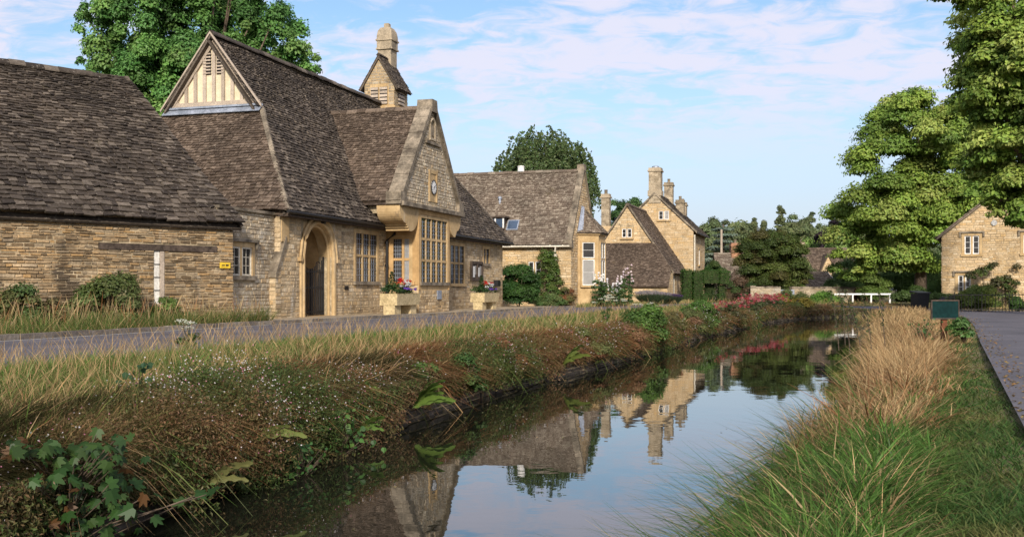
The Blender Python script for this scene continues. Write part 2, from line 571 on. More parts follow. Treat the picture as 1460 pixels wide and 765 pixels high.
# ------------------------------------------------------------------ stone and slate generators
def interval(poly, v):
    us = []
    n = len(poly)
    for i in range(n):
        (u0, v0), (u1, v1) = poly[i], poly[(i + 1) % n]
        if (v0 <= v < v1) or (v1 <= v < v0):
            us.append(u0 + (u1 - u0) * (v - v0) / (v1 - v0))
    if len(us) < 2: return None
    return min(us), max(us)


def stones(mb, O, U, V, N, poly, holes=(), ch=(.09, .16), ln=(.2, .5), out=(.012, .04), gap=.012, mi=0, quoin=0):
    O, U, V, N = (np.asarray(x, float) for x in (O, U, V, N))
    vmin = min(p[1] for p in poly); vmax = max(p[1] for p in poly)
    v = vmin
    row = 0
    while v < vmax - .03:
        h = random.uniform(*ch) * .86
        if v + h > vmax: h = vmax - v
        I = interval(poly, v + h * .5)
        if I is None: v += h; continue
        I2 = interval(poly, min(v + h * .97, vmax - 1e-4)) or I
        I = (max(I[0], I2[0]), min(I[1], I2[1]))
        segs = [I]
        for (a, b, c, d) in holes:
            if min(d, v + h) - max(c, v) > .25 * h:
                ns_ = []
                for s0, s1 in segs:
                    if b <= s0 or a >= s1: ns_.append((s0, s1)); continue
                    if a > s0: ns_.append((s0, a))
                    if b < s1: ns_.append((b, s1))
                segs = ns_
        for s0, s1 in segs:
            u = s0
            while u < s1 - .02:
                l = random.uniform(*ln) * .85
                if random.random() < .2: l *= .55
                if s1 - (u + l) < ln[0] * .6: l = s1 - u
                o = random.uniform(*out)
                g = gap * .3
                c = min(.014, h * .16)
                a0, a1, b0, b1 = u + g, u + l - g, v + g, v + h - g
                j = lambda: random.uniform(-.009, .009)
                ring = [(a0, b0), (a1, b0), (a1, b1), (a0, b1)]
                P = []
                for (x, y) in ring: P.append(O + U * x + V * y - N * .02)
                for (x, y), (sx, sy) in zip(ring, ((1, 1), (-1, 1), (-1, -1), (1, -1))):
                    P.append(O + U * (x + sx * c + j()) + V * (y + sy * c + j()) + N * (o + j() * .6))
                mb.add(P, [(4, 5, 6, 7), (0, 1, 5, 4), (1, 2, 6, 5), (2, 3, 7, 6), (3, 0, 4, 7)], mi)
                u += l
        v += h
        row += 1


def slates(mb, O, U, V, N, poly, c0=.2, c1=.11, wd=(.18, .48), th=.04, mi=0, sag=None, rough=1.0, holes=()):
    O, U, V, N = (np.asarray(x, float) for x in (O, U, V, N))
    vmin = min(p[1] for p in poly); vmax = max(p[1] for p in poly)
    v = vmin
    while v < vmax - .02:
        t = (v - vmin) / max(.01, vmax - vmin)
        h = (c0 + (c1 - c0) * t) * .66
        h *= random.uniform(.93, 1.07)
        hi = min(v + h * 1.5, vmax)
        Ia = interval(poly, v + 1e-3)
        Ib = interval(poly, hi - 1e-3) or Ia
        if Ia is None: v += h; continue
        u = Ia[0]
        rowj = random.uniform(-.01, .01)
        while u < Ia[1] - .03:
            l = random.uniform(*wd) * (1 - .35 * t) * .68
            if Ia[1] - (u + l) < wd[0] * .5: l = Ia[1] - u
            g = .006 * rough
            la, lb = u + g, u + l - g
            ua, ub = la, lb
            if Ib[0] > Ia[0] and ua < Ib[0]: ua = min(Ib[0] - (Ib[0] - la) * .6, ub - .02) if ua < Ib[0] else ua
            if ub > Ib[1] and Ib[1] < Ia[1]: ub = max(Ib[1] + (lb - Ib[1]) * .6 * 0, ua + .02)
            if any(a < (la + lb) / 2 < b and c < v + h / 2 < d for a, b, c, d in holes): u += l; continue
            tt = th * random.uniform(.7, 1.35)
            dj = [random.uniform(-.016, .016) * rough + rowj for _ in range(2)]
            lift = random.uniform(0, .014) * rough
            tw = random.uniform(-.010, .010) * rough
            sg = sag((la + lb) / 2, v) if sag else 0.0
            sg2 = sag((la + lb) / 2, hi) if sag else 0.0
            lo1, lo2 = th * 1.1 + lift + tw + sg, th * 1.1 + lift - tw + sg
            P = [O + U * la + V * (v + dj[0]) + N * lo1, O + U * lb + V * (v + dj[1]) + N * lo2,
                 O + U * ub + V * hi + N * (.006 + sg2), O + U * ua + V * hi + N * (.006 + sg2)]
            Q = [p + N * tt for p in P]
            mb.add(P + Q, [(4, 5, 6, 7), (0, 1, 5, 4), (1, 2, 6, 5), (3, 0, 4, 7)], mi)
            u += l
        v += h


def unit(v):
    v = np.asarray(v, float)
    return v / np.linalg.norm(v)


def roof_plane(mb, P, mi_deck=0, mi_slate=0, thick=.07, **kw):
    """P: planar 3D polygon whose first edge is the eave; N found so that it points up"""
    P = [np.asarray(p, float) for p in P]
    U = unit(P[1] - P[0])
    nrm = unit(np.cross(P[1] - P[0], P[-1] - P[0]))
    if nrm[2] < 0: nrm = -nrm
    V = unit(np.cross(nrm, U))
    if V[2] < 0: V = -V
    poly = [(float(np.dot(p - P[0], U)), float(np.dot(p - P[0], V))) for p in P]
    lo = .15 if kw.get('sag') else .0
    mb.ext([p - nrm * lo for p in P], -nrm * thick, mi_deck)
    kw.setdefault('c0', .27)
    slates(mb, P[0], U, V, nrm, poly, mi=mi_slate, **kw)
    return U, V, nrm


def ridge_stones(mb, P0, P1, w=.17, h=.13, ln=.5, mi=0, sagf=None):
    """inverted-V stones along a ridge or a hip"""
    P0, P1 = np.asarray(P0, float), np.asarray(P1, float)
    D = np.linalg.norm(P1 - P0); d = (P1 - P0) / D
    a = unit(np.cross(d, [0, 0, 1])); up = unit(np.cross(a, d))
    t = 0
    while t < D - .05:
        l = min(random.uniform(ln * .85, ln * 1.15), D - t)
        z = random.uniform(-.012, .018)
        q0 = P0 + d * (t + .006) + up * z; q1 = P0 + d * (t + l - .006) + up * (z + random.uniform(-.008, .008))
        if sagf: q0 = q0 + [0, 0, sagf(t)]; q1 = q1 + [0, 0, sagf(t + l)]
        sec = [(-w, -h * .9), (-w, -h * .55), (-w * .25, h * .5), (w * .25, h * .5), (w, -h * .55), (w, -h * .9)]
        V = [q + a * x + up * y for q in (q0, q1) for x, y in sec]
        n = 6
        F = [(i, i + 1, n + i + 1, n + i) for i in range(n - 1)] + [tuple(range(n)), tuple(range(2 * n - 1, n - 1, -1))]
        mb.add(V, F, mi)
        t += l


def wall_body(mb, O, U, V, N, u1, v1, holes, depth, mi=0, u0=0.0, v0=0.0):
    """rectangular wall with real openings, built of butted blocks"""
    O, U, V, N = (np.asarray(x, float) for x in (O, U, V, N))
    us = sorted(set([u0, u1] + [min(max(x, u0), u1) for h in holes for x in h[:2]]))
    vs = sorted(set([v0, v1] + [min(max(x, v0), v1) for h in holes for x in h[2:]]))
    for i in range(len(us) - 1):
        run = None
        for j in range(len(vs) - 1):
            cu, cv = (us[i] + us[i + 1]) / 2, (vs[j] + vs[j + 1]) / 2
            inside = any(h[0] < cu < h[1] and h[2] < cv < h[3] for h in holes)
            if not inside and run is None: run = vs[j]
            if run is not None and (inside or j == len(vs) - 2):
                top = vs[j] if inside else vs[j + 1]
                q = [O + U * us[i] + V * run, O + U * us[i + 1] + V * run, O + U * us[i + 1] + V * top, O + U * us[i] + V * top]
                mb.ext(q, -N * depth, mi)
                run = None


def frame_pts(O, U, V, N):
    O, U, V, N = (np.asarray(x, float) for x in (O, U, V, N))

    def f(u, v, n=0.0): return O + U * u + V * v + N * n

    def bx(mb, u0, u1, v0, v1, n0, n1, mi=0):
        q = [f(u0, v0, n0), f(u1, v0, n0), f(u1, v1, n0), f(u0, v1, n0)]
        mb.ext(q, N * (n1 - n0), mi)
    return f, bx


def window(parent, fr, u0, u1, v0, v1, lights=2, transoms=(), stone='ashlar', surround=.16, mull=.09, proud=.03, deep=.035, glass='glass',
           sill=True, hood=False, lead=(3, 4), casement=None, curtain=()):
    """stone mullioned window: stonework (mesh), sill, then panes under it"""
    f, bx = fr
    s = surround
    mb = MB()
    bx(mb, u0 - s, u0, v0, v1 + s, -deep - .06, proud); bx(mb, u1, u1 + s, v0, v1 + s, -deep - .06, proud)
    bx(mb, u0, u1, v1, v1 + s, -deep - .06, proud)
    step = (u1 - u0) / lights
    for i in range(1, lights):
        c = u0 + step * i
        bx(mb, c - mull / 2, c + mull / 2, v0, v1, -deep - .03, proud - .025)
    for t in transoms:
        for i in range(lights):
            a = u0 + step * i + (mull / 2 if i else 0); b = u0 + step * (i + 1) - (mull / 2 if i < lights - 1 else 0)
            bx(mb, a, b, t - mull / 2, t + mull / 2, -deep - .03, proud - .032)
    w = mb.build('window', M[stone], parent)
    if sill:
        mb = MB(); bx(mb, u0 - s - .03, u1 + s + .03, v0 - .13, v0, -deep - .06, proud + .06)
        mb.build('sill', M['coping'] if sill == 'dark' else M[stone], w)
    if hood:
        mb = MB(); bx(mb, u0 - s - .12, u1 + s + .12, v1 + s, v1 + s + .09, 0, proud + .09)
        bx(mb, u0 - s - .12, u0 - s - .03, v1 + s - .22, v1 + s - .002, 0, proud + .07)
        bx(mb, u1 + s + .03, u1 + s + .12, v1 + s - .22, v1 + s - .002, 0, proud + .07)
        mb.build('hood_mould', M['coping'], w)
    vs = [v0] + [t for t in transoms] + [v1]
    for i in range(lights):
        for j in range(len(vs) - 1):
            a = u0 + step * i + (mull / 2 if i else 0); b = u0 + step * (i + 1) - (mull / 2 if i < lights - 1 else 0)
            c = vs[j] + (mull / 2 if j else 0); d = vs[j + 1] - (mull / 2 if j < len(vs) - 2 else 0)
            mb = MB()
            bx(mb, a, b, c, d, -deep - .02, -deep)
            if casement:
                k = .05
                for q in ((a, a + k, c, d), (b - k, b, c, d), (a + k, b - k, c, c + k), (a + k, b - k, d - k, d)):
                    bx(mb, *q, -deep + .002, -deep + .035, 1)
                a, b, c, d = a + k, b - k, c + k, d - k
            for q in range(1, lead[0]):
                x = a + (b - a) * q / lead[0]; bx(mb, x - .008, x + .008, c, d, -deep + .002, -deep + .012, 1)
            for q in range(1, lead[1]):
                y = c + (d - c) * q / lead[1]; bx(mb, a, b, y - .008, y + .008, -deep + .003, -deep + .016, 1)
            g = 'curtain' if (i, j) in curtain else glass
            mb.build('pane', [M[g], M[casement] if casement else M['lead']], w)
    return w


Z = np.array([0, 0, 1.0])
FRONT = dict(U=(1, 0, 0), V=(0, 0, 1), N=(0, -1, 0))
WEST = dict(U=(0, 1, 0), V=(0, 0, 1), N=(-1, 0, 0))


def gutter(parent, p0, p1, r=.06, mat='iron'):
    mb = MB(); mb.tube([p0, p1], r, 8)
    return mb.build('gutter', M[mat], parent)


# ------------------------------------------------------------------ barn on the left
bd = (.690, .724)
barn = thing('stone_barn', 'low rubble stone barn at the far left under a big dark slate roof', 'barn', (-8.2, 30.9, 0), math.atan2(bd[1], bd[0]))
LX = -13.0
EZ, RZB = 3.02, 7.62
fr = frame_pts((LX, 0, 0), **FRONT)
slit = (-LX - 2.47, -LX - 2.20, .62, 2.08)
lint = (-LX - 4.05, -LX - .55, 2.08, 2.26)
mb = MB()
wall_body(mb, (LX, 0, -.3), (1, 0, 0), Z, (0, -1, 0), -LX, 3.3, [(slit[0], slit[1], slit[2] + .3, slit[3] + .3)], .5, 1)
stones(mb, (LX, 0, -.3), (1, 0, 0), Z, (0, -1, 0), [(0, 0), (-LX, 0), (-LX, 3.28), (0, 3.28)],
       [(slit[0] - .02, slit[1] + .03, slit[2] + .3, slit[3] + .3), (lint[0], lint[1], lint[2] + .3, lint[3] + .3)], ch=(.06, .135), ln=(.16, .5), out=(.005, .05), gap=.02)
mb.box(-.5, 0, .5, 9, -.3, 3.0, 1)
stones(mb, (0, 0, -.3), (0, 1, 0), Z, (1, 0, 0), [(0, 0), (9, 0), (9, 3.28), (0, 3.28)], ch=(.1, .2), ln=(.2, .5))
barn_wall = mb.build('wall', [M['barn'], M['mortar']], barn)
sagf = lambda u, v: .05 * math.sin(u * .9 + 1) * math.sin(v * .8 + .5) + .035 * math.sin(u * 2.1 + v * 1.3) - .10 * math.sin(min(1, max(0, u / 13.2)) * math.pi) * min(1, v / 6)
mb = MB()
roof_plane(mb, [(LX, -.28, EZ - .12), (.2, -.28, EZ - .12), (-1.0, 4.5, RZB), (LX, 4.5, RZB)], c0=.30, c1=.15, wd=(.22, .58), th=.046, sag=sagf, rough=1.7)
mb.ext([(.2, -.28, EZ - .14), (.2, 9.3, EZ - .14), (-1.0, 4.5, RZB - .02)], (-.08, 0, -.05))
mb.ext([(LX, 9.3, EZ - .12), (.2, 9.3, EZ - .12), (-1.0, 4.5, RZB - .02), (LX, 4.5, RZB - .02)], (0, -.05, -.08))
ridge_stones(mb, (LX, 4.5, RZB + .07), (-1.0, 4.5, RZB + .07), sagf=lambda t: .03 * math.sin(t * .9) - .10 * math.sin(math.pi * t / 12))
mb.build('roof', M['slate'], barn)
mb = MB(); fr[1](mb, lint[0], lint[1], lint[2] + .004, lint[3] - .004, -.2, .055)
mb.build('lintel', M['timber_dark'], barn)
mb = MB(); fr[1](mb, slit[0] + .004, slit[1] - .11, slit[2], slit[3] - .004, -.28, .0)
for k in range(1, 4): fr[1](mb, slit[0] + .0, slit[1] - .10, slit[2] + .36 * k, slit[2] + .36 * k + .02, .001, .02, 1)
mb.build('slit_window', [M['pale_plaster'], M['iron']], barn)
mb = MB(); fr[1](mb, slit[1] - .10, slit[1] + .02, slit[2], slit[3] - .004, -.1, .03)
mb.build('jamb', M['timber'], barn)
mb = MB(); fr[1](mb, -LX - .46, -LX - .12, 1.63, 1.80, .045, .065)
fr[1](mb, -LX - .43, -LX - .15, 1.655, 1.775, .065, .068, 0)
fr[1](mb, -LX - .40, -LX - .30, 1.70, 1.73, .068, .070, 1); fr[1](mb, -LX - .27, -LX - .18, 1.69, 1.74, .068, .070, 1)
tag(mb.build('wall_plate_sign', [M['yellow'], M['black']], None), 'small yellow enamel plate fixed near the corner of the barn wall', 'sign')
sg = bpy.data.objects['wall_plate_sign']; sg.location = barn.location; sg.rotation_euler = barn.rotation_euler

# ------------------------------------------------------------------ the hall
W0, S0 = 30.0, -16.9
hx, hy = XY(W0, S0)
hall = thing('village_hall', 'long honey stone hall with clock gable, arched doorway and steep slate roof', 'hall', (hx, hy, 0), RZ)
HE, HR, YE, YR = 3.5, 10.09, -.40, 4.35
pit = (HR - HE) / (YR - YE)
HX = 23.55
fr = frame_pts((0, 0, 0), **FRONT)
D0, D1, DT = 1.5, 3.55, 3.25          # doorway
holes = [(D0, D1, 0, DT), (5.5, 7.36, 1.32, 3.1), (15.53, 17.37, 1.30, 3.06), (20.37, 21.2, 2.34, 3.07)]
mb = MB()
for (a, b) in ((0, 8.3), (11.72, HX)):
    hs = [h for h in holes if a < h[0] < b]
    wall_body(mb, (0, 0, 0), (1, 0, 0), Z, (0, -1, 0), b, 3.7, hs, .5, 1, u0=a)
    stones(mb, (0, 0, 0), (1, 0, 0), Z, (0, -1, 0), [(a, 0), (b, 0), (b, 3.62), (a, 3.62)],
           [(h[0] - .17, h[1] + .17, h[2] - (.13 if h[2] > .2 else 0), h[3] + .17) for h in hs], ch=(.10, .19), ln=(.2, .52), out=(.002, .012), gap=.012)
# end wall to the right and west wall
mb.box(HX - .5, HX, .5, 9, 0, 3.5, 1)
stones(mb, (HX, 0, 0), (0, 1, 0), Z, (1, 0, 0), [(0, 0), (9, 0), (9, 3.5), (0, 3.5)], ch=(.12, .2), ln=(.25, .5))
mb.box(0, .5, .5, 9, 0, 3.45, 1)
stones(mb, (0, 0, 0), (0, 1, 0), Z, (-1, 0, 0), [(0, 0), (9, 0), (9, 3.45), (0, 3.45)], ch=(.12, .2), ln=(.25, .5))
hall_wall = mb.build('wall', [M['honey'], M['mortar']], hall)
# main roof
mb = MB()
GX, GZ = 3.0, 7.4
gy = YE + (GZ - HE) / pit
dz = lambda y: HE + (y - YE) * pit
hsag = lambda u, v: -.09 * math.sin(math.pi * min(1, max(0, u / 24))) * v / 8 + .03 * math.sin(u * .8) * math.sin(v * .7) + .015 * math.sin(u * 2.3 + v * 1.9)
# front plane, split at the gablet so that each piece is one polygon
roof_plane(mb, [(-.25, YE, HE), (24.0, YE, HE), (18.6, YR, HR), (GX - .3, YR, HR), (GX - .3, gy, GZ), (GX - .05, gy, GZ)], c0=.26, c1=.15, wd=(.16, .42), sag=hsag, rough=1.3)
yb = 2 * YR - YE
roof_plane(mb, [(24.0, yb, HE), (-.25, yb, HE), (GX - .05, 2 * YR - gy, GZ), (GX - .3, 2 * YR - gy, GZ), (GX - .3, YR, HR), (18.6, YR, HR)], c0=.5, c1=.4, wd=(.6, 1.2))
roof_plane(mb, [(24.0, YE, HE), (24.0, yb, HE), (18.6, YR, HR)], c0=.3, c1=.2, wd=(.3, .6))
ridge_stones(mb, (GX - .3, YR, HR + .09), (18.6, YR, HR + .09), w=.17, h=.14)
ridge_stones(mb, (24.0, YE, HE + .07), (18.6, YR, HR + .09), w=.14, h=.1, ln=.4)
mb.build('roof', M['slate'], hall)
mb = MB()
roof_plane(mb, [(-.25, yb, HE), (-.25, YE, HE), (GX - .05, gy, GZ), (GX - .05, 2 * YR - gy, GZ)], c0=.25, c1=.16, wd=(.16, .42), sag=hsag, rough=1.2)
mb.build('hip_roof', M['slate_brown'], hall)  # lighter slate colour paints in the stronger light on this west slope
mb = MB()
ridge_stones(mb, (-.25, YE, HE + .06), (GX - .05, gy, GZ + .07), w=.10, h=.07, ln=.42)
mb.build('hip_tiles', M['coping'], hall)
mb = MB(); mb.box(GX - .20, GX - .02, gy - .02, 2 * YR - gy + .02, GZ + .10, GZ + .17)
mb.ext([(GX - .32, gy - .05, GZ - .12), (GX - .32, 2 * YR - gy + .05, GZ - .12), (GX - .06, 2 * YR - gy + .05, GZ + .13), (GX - .06, gy - .05, GZ + .13)], (-.01, 0, .02))
mb.build('lead_flashing', M['lead'], hall)
# timbered gablet
frg = frame_pts((GX - .02, gy, GZ + .17), (0, 1, 0), Z, (-1, 0, 0))
gw2 = YR - gy; gh = HR - GZ - .17
mb = MB(); mb.ext([frg[0](.1, 0, 0), frg[0](2 * gw2 - .1, 0, 0), frg[0](gw2, gh - .05, 0)], (.3, 0, 0))
gab = mb.build('timbered_gable', M['plaster'], hall)
mb = MB()
frg[1](mb, .12, 2 * gw2 - .12, 0, .17, .004, .07)
for i, c in enumerate(np.linspace(.42, 2 * gw2 - .42, 9)):
    top = gh * (1 - abs(c - gw2) / gw2) - .18
    if top > .3: frg[1](mb, c - .065, c + .065, .172, top, .004, .06)
for sgn in (-1, 1):
    e0, e1 = gw2 + sgn * (gw2 - .02), gw2
    q = [frg[0](e0, 0, .006), frg[0](e0 - sgn * .26, 0, .006), frg[0](e1 - sgn * .0, gh - .33, .006), frg[0](e1, gh, .006)]
    mb.ext(q, (-.085, 0, 0))
mb.build('timber_frame', M['timber'], gab)
for c in (gw2 - .26, gw2 + .26):
    mb = MB()
    frg[1](mb, c - .13, c + .13, 1.15, 1.98, .004, .03)
    for k in range(7): frg[1](mb, c - .15, c + .15, 1.17 + k * .115, 1.22 + k * .115, .031, .085, 1)
    mb.build('louvre', [M['black'], M['timber']], gab)
mb = MB()
for sgn in (-1, 1):
    y0, y1 = YR + sgn * (gw2 + .12), YR
    q = [(GX - .32, y0, GZ + .01), (GX - .32, y0, GZ + .10), (GX - .32, y1, HR + .12), (GX - .32, y1, HR + .03)]
    mb.ext(q, (.06, 0, 0))
mb.build('barge_board', M['timber'], gab)
# eaves board, gutter and downpipe
mb = MB(); mb.box(-.2, 8.25, -.36, -.02, HE - .16, HE - .1); mb.box(12.9, 23.9, -.36, -.02, HE - .16, HE - .1)
mb.build('soffit', M['timber_dark'], hall)
gutter(hall, (-.3, YE - .03, HE - .02), (8.45, YE - .03, HE - .05))
gutter(hall, (12.9, YE - .03, HE - .02), (24.1, YE - .03, HE - .04))
mb = MB(); mb.tube([(8.28, YE - .03, HE - .08), (8.25, YE + .02, 3.2), (8.08, -.12, 2.95), (8.06, -.12, 1.0), (8.06, -.12, .1)], .055, 10)
for zz in (2.8, 1.9, 1.0): mb.tube([(8.06, -.12, zz), (8.06, -.12, zz + .1)], .075, 10)
mb.build('downpipe', M['iron'], hall)
# doorway: arch infill, mouldings, porch and gate
mb = MB()
cx = (D0 + D1) / 2; hw = (D1 - D0) / 2; zs = 2.15


def arch(cx, hw, zs, rise, n=20):
    pts = []
    for i in range(n + 1):
        t = i / n * 2 - 1
        pts.append((cx + hw * t, zs + rise * (1 - abs(t) ** 2.05) ** .56))
    return pts


ap = arch(cx, hw, zs, DT - zs - .03)
for i in range(len(ap) - 1):
    (xa, za), (xb, zb) = ap[i], ap[i + 1]
    mb.ext([(xa, -.01, za), (xb, -.01, zb), (xb, -.01, DT + .02), (xa, -.01, DT + .02)], (0, .5, 0))
mb.build('door_arch', M['ashlar'], hall)
mb = MB()
for k, (off, y0, r) in enumerate(((.09, -.035, .075), (.23, -.02, .055), (-.03, .10, .05), (.30, -.06, .045))):
    path = [(cx - hw - off, y0, .1 if k < 3 else 2.05)] + [(x, y0, z) for x, z in arch(cx, hw + off, zs, DT - zs - .03 + off, 24)] + [(cx + hw + off, y0, .1 if k < 3 else 2.05)]
    mb.tube(path, r, 8)
mb.box(D0 - .17, D0 - .01, -.03, .35, .1, zs); mb.box(D1 + .01, D1 + .17, -.03, .35, .1, zs)
mb.box(D0 - .40, D0 - .24, -.13, .0, 1.95, 2.08); mb.box(D1 + .24, D1 + .40, -.13, .0, 1.95, 2.08)
mb.build('door_surround', M['ashlar'], hall, smooth=False)
mb = MB()
mb.box(D0 - .1, D1 + .8, 2.0, 2.1, 0, 3.3); mb.box(D0 - .2, D0 - .1, .5, 2.1, 0, 3.3); mb.box(D1 + .005, D1 + .1, .5, 2.0, 0, 3.3, 1)
mb.box(D0 - .2, D1 + .8, .5, 2.1, 3.31, 3.4); mb.box(D0 - .2, D1 + .8, .0, 2.1, .0, .11, 1)
mb.build('porch', [M['pale_plaster'], M['ashlar_orange']], hall)
mb = MB()
yg = .30
n = 15
for i in range(n + 1):
    x = D0 + .05 + (D1 - D0 - .1) * i / n
    t = i / n
    zt = 1.88 + .16 * math.cos(t * math.pi * 2) if 0 < i < n else 2.16
    mb.tube([(x, yg, .14), (x, yg, zt)], .034 if i in (0, n, n // 2 + 1) else .021, 6)
for zz in (.22, 1.05, 1.60): mb.box(D0 + .03, D1 - .03, yg - .012, yg + .012, zz, zz + .05)
for xa in (D0 + .45, D1 - .45):
    mb.tube([(xa + .16 * math.cos(t), yg, 1.82 + .16 * math.sin(t)) for t in np.linspace(0, 2 * math.pi, 15)], .013, 6)
mb.build('gate', M['iron'], hall)
# plain windows of the front
window(hall, fr, 5.5, 7.36, 1.32, 3.1, 3, (2.28,), 'ashlar', sill='dark')
window(hall, fr, 15.53, 17.37, 1.30, 3.06, 3, (2.25,), 'ashlar')
window(hall, fr, 20.37, 21.2, 2.34, 3.07, 2, (), 'ashlar', sill='dark', lead=(2, 3))
# bay with the tall window
BX0, BX1, BY = 8.3, 11.72, -1.36
mb = MB()
frb = frame_pts((0, BY, 0), **FRONT)
wall_body(mb, (0, BY, 0), (1, 0, 0), Z, (0, -1, 0), BX1, 4.3, [(8.55, 11.45, 1.31, 3.84)], .4, 1, u0=BX0)
stones(mb, (0, BY, 0), (1, 0, 0), Z, (0, -1, 0), [(BX0 + .02, 0), (BX1 - .02, 0), (BX1 - .02, 1.0), (BX0 + .02, 1.0)], ch=(.10, .19), ln=(.2, .52), out=(.004, .022))
wall_body(mb, (BX0, BY + .4, 0), (0, 1, 0), Z, (-1, 0, 0), -BY - .4 + .3, 4.3, [(.0, 1.0, 1.32, 3.02)], .35, 1)
stones(mb, (BX0, BY, 0), (0, 1, 0), Z, (-1, 0, 0), [(0.02, 0), (1.34, 0), (1.34, 1.15), (.02, 1.15)], ch=(.10, .19), ln=(.2, .52), out=(.004, .022))
mb.box(BX1 - .35, BX1, BY + .4, 0, 0, 4.3, 1)
bay = mb.build('bay', [M['honey'], M['ashlar']], hall)
mb = MB()
frw = frame_pts((BX0, BY, 0), **WEST)
for q in ((0.004, .16, 1.2, 4.2), (1.14, 1.355, 1.2, 4.2), (.16, 1.14, 3.14, 4.2)): frw[1](mb, *q, .0, .03)
for q in ((BX0 + .0, 8.42, 1.0, 4.2), (11.58, BX1, 1.0, 4.2), (8.42, 11.58, 3.98, 4.2)): frb[1](mb, *q, .0, .03)
mb.build('bay_ashlar', M['ashlar_orange'], hall)
window(hall, frb, 8.55, 11.45, 1.31, 3.84, 5, (2.17, 3.02), 'ashlar', surround=.12, mull=.10, sill='dark', lead=(2, 5))
window(hall, frw, .24, 1.06, 1.32, 3.0, 2, (2.2,), 'ashlar_orange', surround=.08, mull=.10, lead=(4, 5), curtain=((0, 0), (0, 1)))
# corbels under the gable
for sgn, xe, xi in ((1, 6.42, 8.3), (-1, 13.12, 11.72)):
    L_ = abs(xi - xe); k = L_ / 1.88
    prof = [(.62 * k * (1 - math.cos(t)), 4.05 - .52 * math.sin(t)) for t in np.linspace(0, math.pi / 2, 9)]
    prof += [(.66 * k, 3.53), (.66 * k, 3.46), (.76 * k, 3.45), (.76 * k, 3.37), (.86 * k, 3.36), (.86 * k, 3.27), (1.02 * k, 3.25)]
    prof += [(1.02 * k + (L_ - 1.02 * k) * math.sin(t), 3.25 + .80 * (1 - math.cos(t))) for t in np.linspace(.15, math.pi / 2, 9)]
    mb = MB()
    for i in range(len(prof) - 1):
        (xa, za), (xb, zb) = prof[i], prof[i + 1]
        if xb - xa < 1e-3: continue
        mb.ext([(xe + sgn * xa, BY - .02, za), (xe + sgn * xb, BY - .02, zb), (xe + sgn * xb, BY - .02, 4.20), (xe + sgn * xa, BY - .02, 4.20)], (0, .95, 0))
    mb.build('corbel', M['ashlar'], hall)
# clock gable
GL, GR, GB, GA = 6.5, 13.05, 4.27, 8.45
gc = (GL + GR) / 2
mb = MB()
mb.ext([(GL, BY, GB), (GR, BY, GB), (gc, BY, GA - .1)], (0, .45, 0), 1)
mb.box(GL + .15, GL + .5, BY + .45, .6, 3.9, GB + .25, 1); mb.box(GR - .5, GR - .15, BY + .45, .6, 3.9, GB + .25, 1)
stones(mb, (0, BY, GB), (1, 0, 0), Z, (0, -1, 0), [(GL + .1, 0), (GR - .1, 0), (gc, GA - GB - .2)], [(9.35, 10.3, .25, 1.6), (9.0, 10.7, 2.55, 2.7), (9.42, 10.13, 2.8, 3.6)], ch=(.11, .19), ln=(.18, .42), out=(.004, .022))
gable = mb.build('clock_gable', [M['greywall'], M['mortar']], hall)
mb = MB()
for sgn, xe in ((1, GL - .12), (-1, GR + .12)):
    d = np.array([gc - xe, 0, GA + .08 - GB]); n = 12
    nn = unit(np.cross(d, [0, 1, 0])); nn = nn if nn[2] > 0 else -nn
    for k in range(n):
        p0 = np.array([xe, BY - .10, GB]) + d * k / n; p1 = np.array([xe, BY - .10, GB]) + d * (k + 1) / n - d * .003
        j = random.uniform(-.006, .006)
        mb.ext([p0 + nn * (-.02 + j), p1 + nn * (-.02 + j), p1 + nn * (.15 + j), p0 + nn * (.15 + j)], (0, .60, 0))
mb.ext([(gc - .34, BY - .12, GA - .28), (gc + .34, BY - .12, GA - .28), (gc + .26, BY - .12, GA + .22), (gc - .26, BY - .12, GA + .22)], (0, .66, 0))
mb.box(GL - .2, GL + .35, BY - .12, BY + .5, GB - .05, GB + .42); mb.box(GR - .35, GR + .2, BY - .12, BY + .5, GB - .05, GB + .42)
mb.build('coping', M['coping'], gable)
mb = MB()
mb.box(GL - .12, GR + .12, BY - .20, BY - .0, GB - .10, GB + .06)
mb.box(9.0, 10.62, BY - .09, BY - .0, GB + 2.58, GB + 2.70)
mb.build('string_course', M['coping'], gable)
mb = MB(); mb.box(9.46, 9.56, BY - .06, BY, GB + 2.85, GB + 3.4); mb.box(9.98, 10.08, BY - .06, BY, GB + 2.85, GB + 3.4)
mb.box(9.46, 10.08, BY - .06, BY, GB + 2.76, GB + 2.849); mb.tube([(9.77 + .26 * math.cos(t), BY - .03, GB + 3.4 + .22 * math.sin(t)) for t in np.linspace(0, math.pi, 9)], .05, 6)
mb.box(9.64, 9.9, BY - .04, BY - .0, GB + 2.95, GB + 3.35)
mb.build('carved_niche', M['chimney'], gable)
mb = MB()
mb.box(9.36, 9.5, BY - .05, BY, GB + .28, GB + 1.55); mb.box(10.14, 10.28, BY - .05, BY, GB + .28, GB + 1.55); mb.box(9.5, 10.14, BY - .05, BY, GB + 1.42, GB + 1.55)
mb.box(9.5, 10.14, BY - .02, BY, GB + .28, GB + 1.419)
fx = mb.build('clock_surround', M['ashlar'], gable)
clk = thing('clock', 'round white clock face set high in the grey stone gable', 'clock', (hx, hy, 0), RZ)
ck = (9.83, BY - .02, GB + .88)
mb = MB()
ring = [(math.cos(t), math.sin(t)) for t in np.linspace(0, 2 * math.pi, 33)[:-1]]
mb.ext([(ck[0] + .27 * c, ck[1], ck[2] + .27 * s) for c, s in ring], (0, -.04, 0))
mb.build('face', M['white'], clk)
mb = MB(); mb.tube([(ck[0] + .28 * c, ck[1] - .035, ck[2] + .28 * s) for c, s in ring + ring[:1]], .022, 6)
